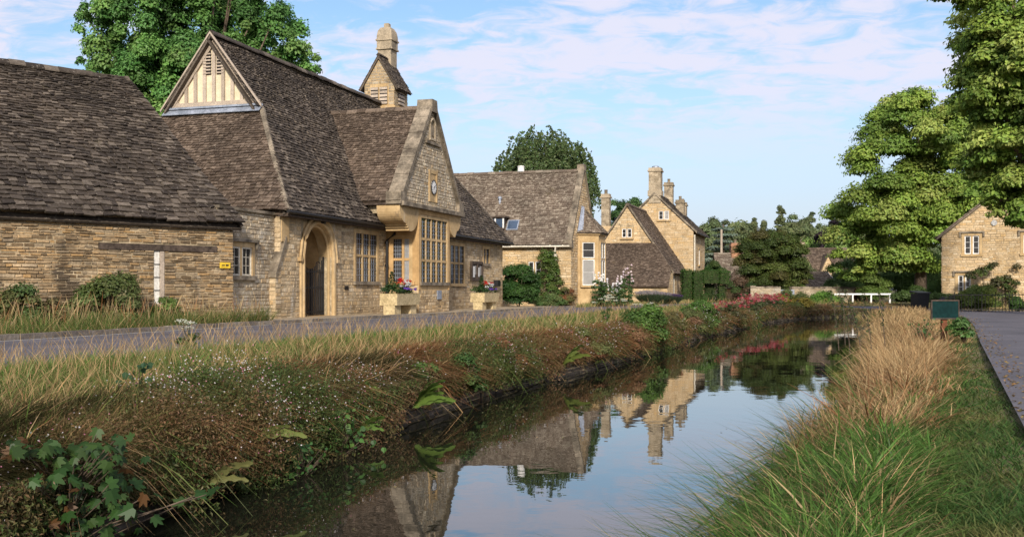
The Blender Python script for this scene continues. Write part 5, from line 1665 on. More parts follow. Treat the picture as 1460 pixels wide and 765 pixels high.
for u_, Y_b, rr_, cc_, lab_ in ((28, 25.2, (.6, .4, .75), ((.05, .08, .025), (.08, .09, .03)), 'dark green weeds at the left edge below the barn roof'), (118, 26.2, (.55, .35, .55), ((.06, .09, .025), (.10, .11, .04)), 'olive green weeds between the dark weeds and the bramble'),
                               (176, 27.0, (.5, .35, .6), ((.07, .09, .03), (.13, .12, .06)), 'pale leaved weeds just left of the bramble'), (72, 25.4, (.5, .3, .5), ((.10, .05, .03), (.08, .07, .03)), 'rusty dock plants below the barn wall')):
    bush('barn_weed', lab_, 'bush', (U2(u_, Y_b), Y_b, 0), rr_, 0, .08, cc_, clumps=14)
# climbers
def climber(label, base, pts, n, size, col, flowers=None):
    """pts: (x, y, z, r) blobs hugging a wall"""
    t = thing('climbing_plant', label, 'climbing plant', base)
    C = np.array([p[:3] for p in pts]); R = np.array([p[3] for p in pts])
    mb = MB(); clump_leaves(mb, C, R, max(6, n // len(pts)), size, col, .9); mb.build('foliage', M['leaf'], t)
    mb = MB()
    for p in pts[::2]: mb.tube([(C[0][0] * .3, C[0][1] * .3, -.1), (p[0] * .6, p[1], p[2] * .5), p[:3]], [.025, .018, .008], 5)
    mb.build('stem', M['bark'], t)
    if flowers:
        mb = MB(); F_ = C[rng.integers(0, len(C), 40)] + rng.normal(0, .15, (40, 3)) + [-.1, -.15, 0]
        leafy(mb, F_, .13, flowers, .1, .3, .9); mb.build('flower', M['petal'], t)
    return t


bx_, by2 = U2(1414, 56.2), 56.2
climber('rose trained over the wall of the right bank house', (bx_, by2, 0), [(rng.uniform(-1.3, 1.35), rng.uniform(-.12, .1), z, .28) for z in np.linspace(.4, 2.3, 34)], 4200, .12, [(.055, .085, .022), (.08, .105, .03), (.07, .07, .03)])
px_, py_ = XY(59.95, -16.1)
climber('bright green climber with a red brown patch on the bay cottage wall', (px_, py_, 0), [(rng.uniform(-.75, .75) * (1.25 - z * .25), rng.uniform(-.1, .05), z, .32) for z in np.linspace(.2, 3.2, 44)], 7000, .12, [(.08, .13, .025), (.06, .11, .025), (.10, .14, .035)])
bush('rust_shrub', 'rusty brown shrub against the corner of the bay cottage', 'bush', (*XY(60.0, -15.1), 0), (.5, .35, .95), 1800, .09, ((.14, .06, .025), (.11, .07, .03), (.09, .09, .03)), clumps=14)
bush('cottage_shrub', 'low green planting at the foot of the bay cottage wall', 'bush', (*XY(58.9, -15.9), 0), (1.2, .5, .45), 2500, .09, ((.05, .085, .025), (.08, .105, .035)))


def hollyhock(label, x, y, h, n, colour, seed):
    t = thing('hollyhock', label, 'flowering plant', (x, y, 0), 0, 'hollyhocks by the cottage bay')
    st = [(rng.normal(0, .28), rng.normal(0, .2), h * rng.uniform(.7, 1.0)) for _ in range(n)]
    mb = MB()
    for sx, sy, sh in st: mb.tube([(sx * .6, sy * .6, -.1), (sx, sy, sh)], [.02, .012], 5)
    mb.build('stem', M['leafcore'], t)
    mb = MB(); C = [(sx * rng.uniform(.8, 1.2), sy, sh * f) for sx, sy, sh in st for f in (.12, .25, .4, .55, .7)]
    clump_leaves(mb, C, np.full(len(C), .24), 46, .14, [(.045, .085, .025), (.06, .105, .03)], .8); mb.build('foliage', M['leaf'], t)
    mb = MB(); F_ = np.array([(sx + rng.normal(0, .07), sy + rng.normal(0, .07) - .05, sh * f) for sx, sy, sh in st for f in np.linspace(.6, 1.0, 6)])
    leafquads(mb, F_, rng.normal(size=F_.shape) * .4 + np.array([-.1, -1, .2]), np.full(len(F_), .16), vary(colour, len(F_), .08, .05), .95); mb.build('flower', M['petal'], t)


hollyhock('white hollyhock group in front of the cottage bay', *XY(60.9, -13.2), 2.2, 6, (.75, .73, .70), 0)
hollyhock('pale pink hollyhock group right of the cottage bay', *XY(64.2, -12.3), 2.6, 5, (.68, .55, .58), 1)
hollyhock('short white hollyhock group at the corner of the cottage bay', *XY(61.9, -12.6), 1.8, 5, (.75, .72, .72), 2)


def lavender(label, x, y, r, seed):
    t = thing('lavender', label, 'flowering plant', (x, y, 0), 0, 'lavender below the lean-to roof')
    n = 1500
    a = rng.uniform(0, 6.28, n); q = np.sqrt(rng.random(n)) * r * .5
    B = np.stack([np.cos(a) * q, np.sin(a) * q, np.zeros(n)], 1)
    mb = MB(); d = np.stack([np.cos(a) * q / r * 1.3, np.sin(a) * q / r * 1.3, np.ones(n)], 1); d /= np.linalg.norm(d, axis=1, keepdims=True)
    ribs(mb, B, d, rng.uniform(.6, 1.0, n) * r * .95, np.full(n, .022), vary((.07, .10, .05), n), (1, .8, .7, .4), bend=.25); mb.build('foliage', M['blade'], t)
    E = B + d * (rng.uniform(.85, 1.05, n) * r)[:, None]
    mb = MB(); leafquads(mb, E, rng.normal(size=(n, 3)), rng.uniform(.06, .1, n), vary((.30, .265, .27) if seed % 2 == 0 else (.10, .07, .13), n, .3), .4); mb.build('flower', M['petal'], t)


# ------------------------------------------------------------------ grass ribbons
def ribs(mb, base, d, h, wid, col, prof, bend=.5, tipcol=None, side=None):
    """blades: base, growth direction, length, width, colour, width profile up the blade; bend pulls the tip over"""
    n = len(base); K = len(prof)
    d = d / np.linalg.norm(d, axis=1, keepdims=True)
    az = np.stack([d[:, 0], d[:, 1], np.zeros(n)], 1) + rng.normal(size=(n, 3)) * np.array([.25, .25, 0])
    az /= (np.linalg.norm(az, axis=1, keepdims=True) + 1e-6)
    sd = np.stack([-az[:, 1], az[:, 0], np.zeros(n)], 1)
    rot = rng.uniform(-1.2, 1.2, (n, 1))
    sd = sd * np.cos(rot) + az * np.sin(rot)
    b = np.broadcast_to(np.asarray(bend, float).reshape(-1, 1) if np.ndim(bend) else np.full((n, 1), bend), (n, 1)) * rng.uniform(.4, 1.6, (n, 1))
    V = np.empty((n, K, 2, 3)); Cc = np.empty((n, K, 2, 3))
    for i, pw in enumerate(prof):
        t = i / (K - 1)
        p = base + h[:, None] * (d * t + az * b * t * t - np.array([0, 0, 1]) * b * b * .55 * t ** 2.4)
        o = sd * (wid * pw * .5)[:, None]
        V[:, i, 0] = p - o; V[:, i, 1] = p + o
        c = col if tipcol is None else col * (1 - t) + tipcol * t
        Cc[:, i, 0] = c; Cc[:, i, 1] = c
    V = V.reshape(-1, 3)
    base_i = (np.arange(n) * K * 2)[:, None]
    F = np.concatenate([np.stack([base_i[:, 0] + 2 * i, base_i[:, 0] + 2 * i + 1, base_i[:, 0] + 2 * i + 3, base_i[:, 0] + 2 * i + 2], 1) for i in range(K - 1)])
    mb.add(V, F, 0, Cc.reshape(-1, 3))


BLADE = (1, .95, .75, .12)
STEM = (.6, .55, .5, .45, 1.2, 1.1, .2)


def noise2(x, y, sc, seed=0):
    r = np.random.default_rng(seed)
    o = np.zeros_like(x)
    for k in range(5):
        a = r.uniform(0, 6.28); f = sc * (1.6 ** k) * r.uniform(.8, 1.2)
        o += np.sin((x * math.cos(a) + y * math.sin(a)) * f + r.uniform(0, 6.28)) / (1.25 ** k)
    return o / 2.6


def sample_w(n, w0, w1, power=1.6):
    """positions along the street, denser near the camera"""
    u = rng.random(n); k = 1 - power
    return ((w0 ** k) + u * (w1 ** k - w0 ** k)) ** (1 / k)


lavender('grey lavender cushion below the lean-to roof, nearest the hollyhocks', *XY(70.5, -11.9), .95, 0)
lavender('grey flowered lavender cushion in the middle of the row', *XY(73.0, -11.6), .85, 2)
lavender('dark purple lavender cushion at the right end of the row', *XY(74.6, -10.9), .7, 1)

STRAW, STRAW2 = np.array([.43, .31, .155]), np.array([.35, .215, .10])
GREEN, DGREEN, OLIVE = np.array([.10, .18, .035]), np.array([.038, .085, .018]), np.array([.175, .185, .055])
RUST = np.array([.25, .11, .045])


def blades_at(mb, w, s, h, wid, cols, prof, lean=.35, bend=.4, zoff=-.03, tip=None):
    n = len(w)
    z = height(w, s) + zoff
    X, Y = XYa(w, s)
    a = rng.uniform(0, 6.28, n)
    d = np.stack([np.cos(a) * lean, np.sin(a) * lean, np.ones(n)], 1)
    d[:, 0] += rng.normal(0, .12, n) + .05
    ribs(mb, np.stack([X, Y, z], 1), d, h, wid, cols, prof, bend, tip)


def tussocks(mb, wc, sc, k, h, wid, colr, prof, spread=.07, bend=.7, zoff=-.03):
    """tufts: k blades leaning out of each centre"""
    m = len(wc); n = m * k
    i = np.repeat(np.arange(m), k)
    off = rng.normal(0, 1, (n, 2)) * spread * (1 + .02 * wc[i])[:, None]
    w, s = wc[i] + off[:, 1], sc[i] + off[:, 0]
    z = height(w, s) + zoff
    X, Y = XYa(w, s)
    o = off / (np.linalg.norm(off, axis=1, keepdims=True) + 1e-6)
    ln_ = rng.uniform(.05, .95, n) ** 1.3
    tilt = rng.normal(0, .38, (m, 2))[i]
    ds = o[:, 0] * ln_ + tilt[:, 0]; dw = o[:, 1] * ln_ + tilt[:, 1]
    d = np.stack([CA * ds + SA * dw + .03, -SA * ds + CA * dw, np.ones(n)], 1)
    c = np.clip(colr[i] * (1 + rng.uniform(-.35, .35, (n, 1))), .004, .8)
    dead = rng.random(n) < .12
    c[dead] = STRAW * rng.uniform(.6, 1.2, (dead.sum(), 1))
    ribs(mb, np.stack([X, Y, z], 1), d, h[i] * rng.uniform(.45, 1.15, n), wid[i] * np.where(rng.random(n) < .14, 2.0, 1.0) * rng.uniform(.7, 1.3, n), c, prof, bend * rng.uniform(.3, 1.7, n))


def blend(a, b, t):
    return a + (b - a) * t[:, None]


# --- left verge: green and straw grass between road and bank
mb = MB()
n = 80000
w = sample_w(n, 5, 88, 1.7)
l, ne = interp(w, LB), interp(w, NEAR)
f = rng.random(n)
s = ne + (l - .25 - ne) * f + rng.normal(0, .08, n)
g = noise2(w, s, .55, 3) * .5 + .5
edge = np.clip((f - .5) / .42, 0, 1)
near_far = np.clip((w - 30) / 35, 0, 1)
dry = np.clip(-.08 + .12 * np.clip((w - 14) / 12, 0, 1) + .55 * edge + .8 * (g - .5) + .25 * near_far + rng.normal(0, .22, n), 0, 1)
col = blend(GREEN, STRAW, dry) * (1 + rng.uniform(-.3, .3, (n, 1)))
rusty = (edge > .72) & (rng.random(n) < .55)
col[rusty] = blend(RUST, STRAW2, rng.random(rusty.sum())) * (1 + rng.uniform(-.3, .3, (rusty.sum(), 1)))
h = rng.uniform(.09, .27, n) * (1 + .4 * g) * (.35 + 1.15 * np.clip(f / .4, 0, 1)) * (1 - .35 * edge)
blades_at(mb, w, s, h, .0042 + .00038 * w, np.clip(col, .005, .8), BLADE, .6, .6)
m = 1500
wt = sample_w(m, 6, 60, 1.6); l, ne = interp(wt, LB), interp(wt, NEAR)
f = rng.uniform(.2, .95, m); st_ = ne + (l - .3 - ne) * f
isdry = rng.random(m) < np.clip(.06 + .6 * np.clip((f - .6) / .35, 0, 1) + .007 * wt, 0, .8)
bc = np.where(isdry[:, None], blend(STRAW, STRAW2, rng.random(m)), blend(GREEN * .9, OLIVE, rng.random(m) ** 1.6))
tussocks(mb, wt, st_, 34, rng.uniform(.2, .45, m) * (.5 + .5 * np.clip(f / .4, 0, 1)), .0045 + .0004 * wt, bc, BLADE, .07, .8)
m = 620
wt = sample_w(m, 6, 62, 1.6); l = interp(wt, LB); st_ = l - rng.uniform(.12, .95, m)
q_ = noise2(wt, st_, 1.0, 88)
bc = np.where((q_ + rng.normal(0, .3, m) > .05)[:, None], blend(STRAW, RUST * 1.3, rng.random(m) ** 1.5), blend(GREEN, OLIVE, rng.random(m))) * rng.uniform(.75, 1.2, (m, 1))
tussocks(mb, wt, st_, 36, rng.uniform(.22, .5, m), .0042 + .0004 * wt, bc, BLADE, .07, 1.0, zoff=.02)
n = 6500
w = sample_w(n, 7, 85, 1.7); l, ne = interp(w, LB), interp(w, NEAR)
f = .04 + rng.random(n) ** 1.1 * .85; s = ne + (l - ne) * f
g = noise2(w, s, .7, 9)
h = rng.uniform(.25, .62, n) * (1 + .25 * g)
col = blend(STRAW, STRAW2, rng.random(n)) * (1 + rng.uniform(-.3, .35, (n, 1)))
blades_at(mb, w, s, h, .0020 + .00019 * w, col, STEM, .25, .3)
tag(mb.build('verge_grass', M['blade']), 'long green and straw grass on the verge between road and river', 'grass', kind='stuff')

# --- left bank: rusty hanging grass mats and daisy foliage over the water
mb = MB()
n = 66000
w = sample_w(n, 4.4, 82, 1.7); l = interp(w, LB)
g = noise2(w, w * 0, .9, 5)
g2 = noise2(w, w * 0 + 3, 2.2, 6)
t_ = rng.random(n)
s = l - .75 + t_ * (.85 + .18 * g)
z = -.22 + .20 * (1 - t_) + .08 * g2 * t_ - .42 * t_ ** 2.2 * rng.random(n)
a = rng.normal(0, .9, n)
out_s = np.stack([CA * np.ones(n), -SA * np.ones(n), np.zeros(n)], 1); alo = np.stack([SA * np.ones(n), CA * np.ones(n), np.zeros(n)], 1)
d = out_s * (.35 + .9 * t_)[:, None] + alo * (a * .55)[:, None] + np.array([0, 0, 1]) * (.75 - .75 * t_ + rng.normal(0, .25, n))[:, None]
X, Y = XYa(w, s)
patch = noise2(w, s, .8, 21)
isr = (patch + rng.normal(0, .25, n) > .02) & (w > 8.2)
col = np.where(isr[:, None], blend(RUST, STRAW2 * .8, rng.random(n) ** 1.5), blend(np.array([.05, .06, .02]), np.array([.11, .085, .04]), rng.random(n)))
col = col * (1 + rng.uniform(-.35, .35, (n, 1)))
ribs(mb, np.stack([X, Y, z], 1), d, rng.uniform(.12, .36, n) * np.where(isr, 1.15, .75), .0045 + .0004 * w, np.clip(col, .005, .6), BLADE, np.where(isr, .75, .35))
tag(mb.build('bank_grass', M['blade']), 'rusty dead grass hanging over the left river bank', 'grass', kind='stuff')

mb = MB()
n = 270000
w = sample_w(n, 4.4, 80, 1.75); l = interp(w, LB)
t_ = rng.random(n)
patch = noise2(w, w * 0 + 9, .8, 31)
bul = .32 + .17 * noise2(w, w * 0, 1.3, 8) + .07 * noise2(w, w * 0, 4.0, 18)
ang = t_ * 2.25 - .25                                       # over the lip of the bank, from the top round to the waterline
rad = bul * (1 + rng.normal(0, .16, n))
s = l - .35 + np.sin(ang) * rad * 1.55
z = -.52 + np.cos(ang) * rad * 1.25 + rng.normal(0, .03, n)
keep = (patch + rng.normal(0, .25, n) > -.62) & (z > -.93)
w, s, z, ang, patch = w[keep], s[keep], z[keep], ang[keep], patch[keep]
n = len(w)
X, Y = XYa(w, s)
nn = np.stack([CA * np.sin(ang), -SA * np.sin(ang), np.cos(ang)], 1) + rng.normal(size=(n, 3)) * .7
rd = np.clip(noise2(w, s, 1.1, 77) * .6 + .35 + rng.normal(0, .25, n), 0, 1)
col = blend(np.array([.068, .105, .028]), np.array([.21, .115, .06]), rd) * (1 + rng.uniform(-.35, .35, (n, 1)))
leafquads(mb, np.stack([X, Y, z], 1), nn, rng.uniform(.016, .036, n) + .0013 * w, np.clip(col, .004, .5), .38)
n = 70000                                                   # trailing over the face of the stones, with gaps
w = sample_w(n, 4.4, 80, 1.75); l = interp(w, LB)
gap_ = noise2(w, w * 0 + 4, 1.15, 91) + .35 * noise2(w, w * 0, 3.1, 92)
dep_ = np.clip(.62 + .55 * gap_, .05, 1.0)
z = -.30 - rng.random(n) * .66 * dep_
s = l + .10 + np.abs(rng.normal(0, .10, n)) * (1 + .6 * gap_) + .16 * np.clip((z + .3) / -.66, 0, 1) * (gap_ > 0)
X, Y = XYa(w, s)
rd = np.clip(noise2(w, z * 2, 1.1, 77) * .6 + .35 + rng.normal(0, .25, n), 0, 1)
col = blend(np.array([.062, .10, .026]), np.array([.18, .10, .055]), rd) * (1 + rng.uniform(-.4, .4, (n, 1)))
leafquads(mb, np.stack([X, Y, z], 1), np.array([CA, -SA, .25]) + rng.normal(size=(n, 3)) * .7, rng.uniform(.018, .045, n) + .0014 * w, np.clip(col, .004, .5), .42)
n = 26000                                                   # wiry stems
w = sample_w(n, 4.6, 70, 1.8); l = interp(w, LB); t_ = rng.random(n); ang = t_ * 2.0 - .3
rad = (.32 + .17 * noise2(w, w * 0, 1.3, 8) + .07 * noise2(w, w * 0, 4.0, 18)) * .85
s = l - .35 + np.sin(ang) * rad * 1.55; z = np.maximum(-.52 + np.cos(ang) * rad * 1.25, -.85)
X, Y = XYa(w, s)
d = np.stack([CA * np.sin(ang), -SA * np.sin(ang), np.cos(ang) + .35], 1) + rng.normal(size=(n, 3)) * .45
col = blend(np.array([.10, .12, .035]), np.array([.22, .12, .06]), rng.random(n)) * (1 + rng.uniform(-.35, .35, (n, 1)))
ribs(mb, np.stack([X, Y, z], 1), d, rng.uniform(.10, .32, n), .0024 + .00028 * w, np.clip(col * 1.2, .004, .5), BLADE, .5)
tag(mb.build('fleabane_foliage', M['leaf']), 'fine green and bronze fleabane foliage draping the left bank', 'foliage', kind='stuff')
mb = MB()
n = 9000
w = sample_w(n, 4.6, 60, 1.75); l = interp(w, LB)
patch = noise2(w, w * 0 + 9, .8, 31)
t_ = rng.random(n); ang = t_ * 2.1 - .45
rad = (.32 + .17 * noise2(w, w * 0, 1.3, 8) + .07 * noise2(w, w * 0, 4.0, 18)) * (1.16 + rng.normal(0, .20, n))
s = l - .35 + np.sin(ang) * rad * 1.6; z = -.50 + np.cos(ang) * rad * 1.3 + .03
keep = (patch + .7 * noise2(w, s * 2, 2.6, 97) + rng.normal(0, .25, n) > -.05) & (z > -.85)
w, s, z, ang = w[keep], s[keep], z[keep], ang[keep]; n = len(w)
X, Y = XYa(w, s)
pk = rng.random(n)[:, None]
col = np.where(pk < .25, np.array([.55, .22, .30]), np.array([.62, .57, .56])) * (1 + rng.uniform(-.2, .1, (n, 1)))
leafquads(mb, np.stack([X, Y, z], 1), np.stack([.4 * CA * np.ones(n), -.5 * np.ones(n), .7 * np.ones(n)], 1) + rng.normal(size=(n, 3)) * .35, rng.uniform(.007, .014, n) + .0007 * w, col, .9)
tag(mb.build('fleabane_flowers', M['petal']), 'tiny white and pink fleabane daisies scattered over the left bank', 'flowers', kind='stuff')

# --- right bank
mb = MB()
n = 46000                                                   # thin green and dry carpet
w = sample_w(n, 3.2, 62, 1.9); r, pe = interp(w, RB), path_edge(w)
f = rng.random(n); hi_ = np.maximum(pe - np.clip(.55 - .01 * w, .25, 1.3), r + .8)
s = r + .05 + (hi_ - r) * f
g = noise2(w, s, 1.1, 41) * .5 + .5
dry = np.clip(-.06 + .75 * np.clip((w - 9) / 6, 0, 1) * (.4 + .8 * g) + .3 * (g > .68) + rng.normal(0, .2, n), 0, 1)
dry = np.where((f > .7) & (w < 18), dry * .4, dry)
col = blend(blend(DGREEN, GREEN, rng.random(n)), blend(STRAW, STRAW2, rng.random(n)), dry) * (1 + rng.uniform(-.3, .3, (n, 1)))
h = rng.uniform(.08, .26, n) * (1 - .6 * np.clip((f - .6) / .4, 0, 1)) * (.6 + .8 * g)
blades_at(mb, w, s, h, .0042 + .0004 * w, np.clip(col, .004, .8), BLADE, .55, .8)
m = 1500
w = sample_w(m, 3.4, 50, 1.75); r, pe = interp(w, RB), path_edge(w)
f = rng.random(m) ** .9; hi_ = np.maximum(pe - np.clip(.90 - .04 * w, .28, 1.2), r + .7)
s = r + .12 + (hi_ - r - .1) * f
g = noise2(w, s, 1.4, 43) * .5 + .5
isdry = rng.random(m) < np.clip(.06 + .84 * np.clip((w - 9.5) / 4.5, 0, 1) * (1 - .55 * (f > .8)), 0, .88)
base_c = np.where(isdry[:, None], blend(STRAW, STRAW2, rng.random(m)), blend(DGREEN * 1.3, GREEN * 1.1, rng.random(m)))
base_c = base_c * rng.uniform(.7, 1.25, (m, 1))
h = rng.uniform(.20, .58, m) * (.40 + .80 * g) * (1 - .6 * np.clip((f - .55) / .45, 0, 1))
tussocks(mb, w, s, 44, h, .0050 + .00042 * w, base_c, BLADE, .055, .95)
m = 300                                                     # collapsed mats of dead grass lying over one another
w = sample_w(m, 9, 30, 1.1); r, pe = interp(w, RB), path_edge(w)
s = r + .2 + (np.maximum(pe - .8, r + .6) - r) * rng.random(m)
tussocks(mb, w, s, 30, rng.uniform(.35, .7, m), .0042 + .0004 * w, blend(STRAW2, RUST * .9, rng.random(m)) * rng.uniform(.7, 1.2, (m, 1)), BLADE, .05, 1.7)
n = 15000                                                   # straw stems with seed heads
w = sample_w(n, 9, 60, 1.5); r, pe = interp(w, RB), path_edge(w)
f = rng.random(n) ** .8; s = r + .25 + (np.maximum(pe - .75, r + 1) - r - .25) * f
g = noise2(w, s, .9, 51)
keep = g + rng.normal(0, .25, n) > -.05
w, s, g, f = w[keep], s[keep], g[keep], f[keep]; n = len(w)
h = rng.uniform(.38, .88, n) * (1 + .15 * g) * np.clip(.45 + (w - 6) * .11, .5, 1.0) * (1 - .5 * f) * np.where(w > 24, .75, 1)
col = blend(STRAW * 1.05, STRAW2, rng.random(n)) * (1 + rng.uniform(-.3, .35, (n, 1)))
blades_at(mb, w, s, h, .0026 + .00028 * w, col, STEM, .34, .34)
n = 1500                                                    # blades arching over the water's edge
w = sample_w(n, 4.2, 26, 1.7); r = interp(w, RB)
s = r + rng.uniform(.1, .6, n); X, Y = XYa(w, s); z = height(w, s)
d = np.stack([-CA * np.ones(n) * rng.uniform(.3, 1.1, n), rng.normal(0, .45, n), rng.uniform(.6, 1.3, n)], 1)
col = blend(DGREEN * 1.3, STRAW, (rng.random(n) < .4) * rng.random(n)) * (1 + rng.uniform(-.3, .3, (n, 1)))
ribs(mb, np.stack([X, Y, z], 1), d, rng.uniform(.3, .72, n), .0050 + .0004 * w, col, BLADE, .6)
tag(mb.build('riverside_grass', M['blade']), 'tall straw and green grass along the right river bank', 'grass', kind='stuff')
mb = MB()
n = 70000                                                   # mown strip beside the lane
w = sample_w(n, 3.0, 45, 1.9); pe = path_edge(w); r = interp(w, RB)
s = pe + .04 + .07 * noise2(w, w * 0, 3.0, 71) - rng.random(n) ** .8 * np.clip(1.2 + .04 * w, 1.1, 2.2) + rng.normal(0, .03, n)
g = noise2(w, s, 1.3, 61) * .5 + .5
col = blend(np.array([.045, .10, .024]), np.array([.19, .17, .06]), np.clip(g * g * 1.1 - .1 + rng.normal(0, .2, n), 0, 1)) * (1 + rng.uniform(-.3, .3, (n, 1)))
h = rng.uniform(.035, .095, n) * (1 + .6 * (rng.random(n) < .1))
blades_at(mb, w, s, h, .0045 + .0005 * w, np.clip(col, .004, .6), BLADE, .7, .5, zoff=-.005)
tag(mb.build('lawn', M['blade']), 'short green mown grass beside the lane', 'grass', kind='stuff')

# --- dry grass of the far verges and below the barn and hall
mb = MB()
n = 14000
X = rng.uniform(14, 33, n); Y = rng.uniform(46, 84, n)
s = CA * X - SA * Y; w = SA * X + CA * Y
lane = (X > np.interp(Y, [36, 42, 50, 64, 90], [15.8, 17.6, 18.4, 19.5, 20])) & (X < np.interp(Y, [40, 48.6, 50.5, 64, 66], [60, 60, 22.2, 22.6, 0]))
keep = (s > interp(w, RB) + .3) & ~lane & ~((X > 23.5) & (Y > 57.5) & (Y < 68))
w, s = w[keep], s[keep]; n = len(w)
col = blend(OLIVE, STRAW, np.clip(rng.normal(.6, .3, n), 0, 1)) * (1 + rng.uniform(-.25, .25, (n, 1)))
blades_at(mb, w, s, rng.uniform(.12, .4, n), .0022 + .0006 * w, col, BLADE, .4, .4)
n = 10000
w = rng.uniform(12, 27.2, n); k_ = interp(w, KERB)
s = k_ - .25 - rng.random(n) ** 1.4 * np.clip((27.6 - w) * .45, .1, 5)
gr = rng.random(n)
col = np.where(gr[:, None] < .85, blend(DGREEN * 1.4, OLIVE, rng.random(n)), blend(STRAW, STRAW2, rng.random(n))) * (1 + rng.uniform(-.3, .3, (n, 1)))
blades_at(mb, w, s, rng.uniform(.2, .75, n), np.full(n, .011), col, BLADE, .4, .45)
n = 900
w = rng.uniform(12, 27, n); k_ = interp(w, KERB); s = k_ - .3 - rng.random(n) * np.clip((27.3 - w) * .4, .1, 4)
blades_at(mb, w, s, rng.uniform(.45, 1.05, n), np.full(n, .010), blend(STRAW, RUST, (rng.random(n) < .25) * 1.0) * (1 + rng.uniform(-.3, .3, (n, 1))), STEM, .14, .15)
n = 7000                                                    # verge in front of the gabled house
w = rng.uniform(60, 98, n); s = interp(w, KERB) - .1 - rng.random(n) * 1.0
blades_at(mb, w, s, rng.uniform(.1, .4, n), np.full(n, .04), blend(GREEN, STRAW, rng.random(n)) * (1 + rng.uniform(-.3, .3, (n, 1))), BLADE, .3, .3)
tag(mb.build('rough_grass', M['blade']), 'rough dry grass below the barn and on the far verges', 'grass', kind='stuff')

mb = MB()
n = 900
w = sample_w(n, 6, 48, 1.4); s = path_edge(w) + np.abs(rng.normal(0, .22, n)) + .02; X, Y = XYa(w, s)
far_ = rng.random(n) < .3; X = np.where(far_, rng.uniform(19, 30, n), X); Y = np.where(far_, rng.uniform(46, 48.6, n), Y)
leafquads(mb, np.stack([X, Y, np.full(n, .022)], 1), rng.normal(size=(n, 3)) * .25 + [0, 0, 1], rng.uniform(.03, .06, n) + .0006 * Y, vary((.24, .16, .07), n, .5), .6)
tag(mb.build('fallen_leaves', M['leaf']), 'dry fallen leaves scattered along the edge of the lane', 'leaves', kind='stuff')
mb = MB()
n = 420
w = rng.uniform(6, 60, n); l, r = interp(w, LB), interp(w, RB); q = rng.random(n) ** 2.2
s = np.where(rng.random(n) < .7, l + .25 + q * 2.4, r - .05 - q * 1.5); X, Y = XYa(w, s)
leafquads(mb, np.stack([X, Y, np.full(n, -.893)], 1), rng.normal(size=(n, 3)) * .06 + [0, 0, 1], rng.uniform(.02, .06, n), vary((.20, .17, .09), n, .5), .55)
tag(mb.build('floating_leaves', M['leaf']), 'small leaves and petals floating on the river', 'leaves', kind='stuff')

# ------------------------------------------------------------------ clipped topiary hedge beside the gabled house
def hedge_box(mb, core, x0, x1, y0, y1, z0, z1, size=.10, dens=110, col=((.035, .085, .014), (.045, .10, .018))):
    core.box(x0 + .12, x1 - .12, y0 + .12, y1 - .12, z0, z1 - .12)  # solid dark box, painted shade behind the leaves
    P, Nn = [], []
    faces = [((x0, y0, z0), (x1 - x0, 0, 0), (0, 0, z1 - z0), (0, -1, 0)), ((x0, y0, z0), (0, y1 - y0, 0), (0, 0, z1 - z0), (-1, 0, 0)),
             ((x1, y0, z0), (0, y1 - y0, 0), (0, 0, z1 - z0), (1, 0, 0)), ((x0, y0, z1), (x1 - x0, 0, 0), (0, y1 - y0, 0), (0, 0, 1)), ((x0, y1, z0), (x1 - x0, 0, 0), (0, 0, z1 - z0), (0, 1, 0))]
    for o, a, b, nrm in faces:
        k = int(dens * np.linalg.norm(a) * np.linalg.norm(b))
        q = np.array(o) + np.outer(rng.random(k), a) + np.outer(rng.random(k), b) - np.outer(np.abs(rng.normal(0, .05, k)), nrm)
        # soften the corners
        c = np.array([(x0 + x1) / 2, (y0 + y1) / 2, (z0 + z1) / 2]); hs = np.array([x1 - x0, y1 - y0, z1 - z0]) / 2
        rel = np.abs((q - c) / hs); e_ = np.sort(rel, 1)[:, 1]; q = c + (q - c) * (1 - .10 * np.clip((e_ - .75) / .25, 0, 1) ** 2)[:, None]
        P.append(q); Nn.append(np.tile(nrm, (k, 1)) + rng.normal(size=(k, 3)) * .5)
    P, Nn = np.vstack(P), np.vstack(Nn)
    cc = np.asarray(col)[rng.integers(0, len(col), len(P))] * (1 + rng.uniform(-.3, .3, (len(P), 1)))
    leafquads(mb, P, Nn, rng.uniform(.7, 1.3, len(P)) * size, cc, .6)


t = thing('topiary_hedge', 'clipped green topiary hedge with a hollow, beside the gabled house', 'hedge', (12.95, 80, 0))
mb, core = MB(), MB()
hedge_box(mb, core, 0, .85, 0, 1.2, 0, 2.6); hedge_box(mb, core, .75, 1.65, -.3, 1.0, 0, 2.5)
hedge_box(mb, core, 1.5, 2.9, -.2, 1.1, 1.5, 2.55); hedge_box(mb, core, 2.75, 3.65, -.3, 1.0, 1.45, 2.45)
hedge_box(mb, core, 1.75, 2.7, .5, 1.1, 0, 1.55, col=((.02, .045, .01), (.025, .055, .012))); hedge_box(mb, core, 2.7, 3.4, .1, .9, 0, 1.5, col=((.03, .06, .014),))  # darker leaf colour paints in the shade of the hollow
hedge_box(mb, core, 1.35, 2.0, -.55, 0, 0, .75); hedge_box(mb, core, 2.55, 3.2, -.55, 0, 0, .7)
mb.build('foliage', M['leaf'], t); core.build('shade_core', M['leafcore'], t)
bush('ivy_bush', 'dark ivy mound growing over the top of the topiary hedge', 'bush', (U2(1018, 83), 83, 1.6), (.8, .6, 1.2), 2500, .11, ((.03, .065, .015), (.05, .075, .02)))
bush('garden_shrub', 'dark shrubs between the topiary hedge and the old stone wall', 'bush', (U2(1057, 84), 84, 0), (1.0, .7, 1.4), 3500, .12, ((.03, .055, .018), (.045, .07, .022), (.075, .05, .03)))
bush('garden_shrub', 'pale flowering shrub behind the garden house', 'bush', (U2(1065, 92), 92, 0), (.9, .7, 1.1), 2500, .11, ((.09, .10, .045), (.14, .12, .08)))
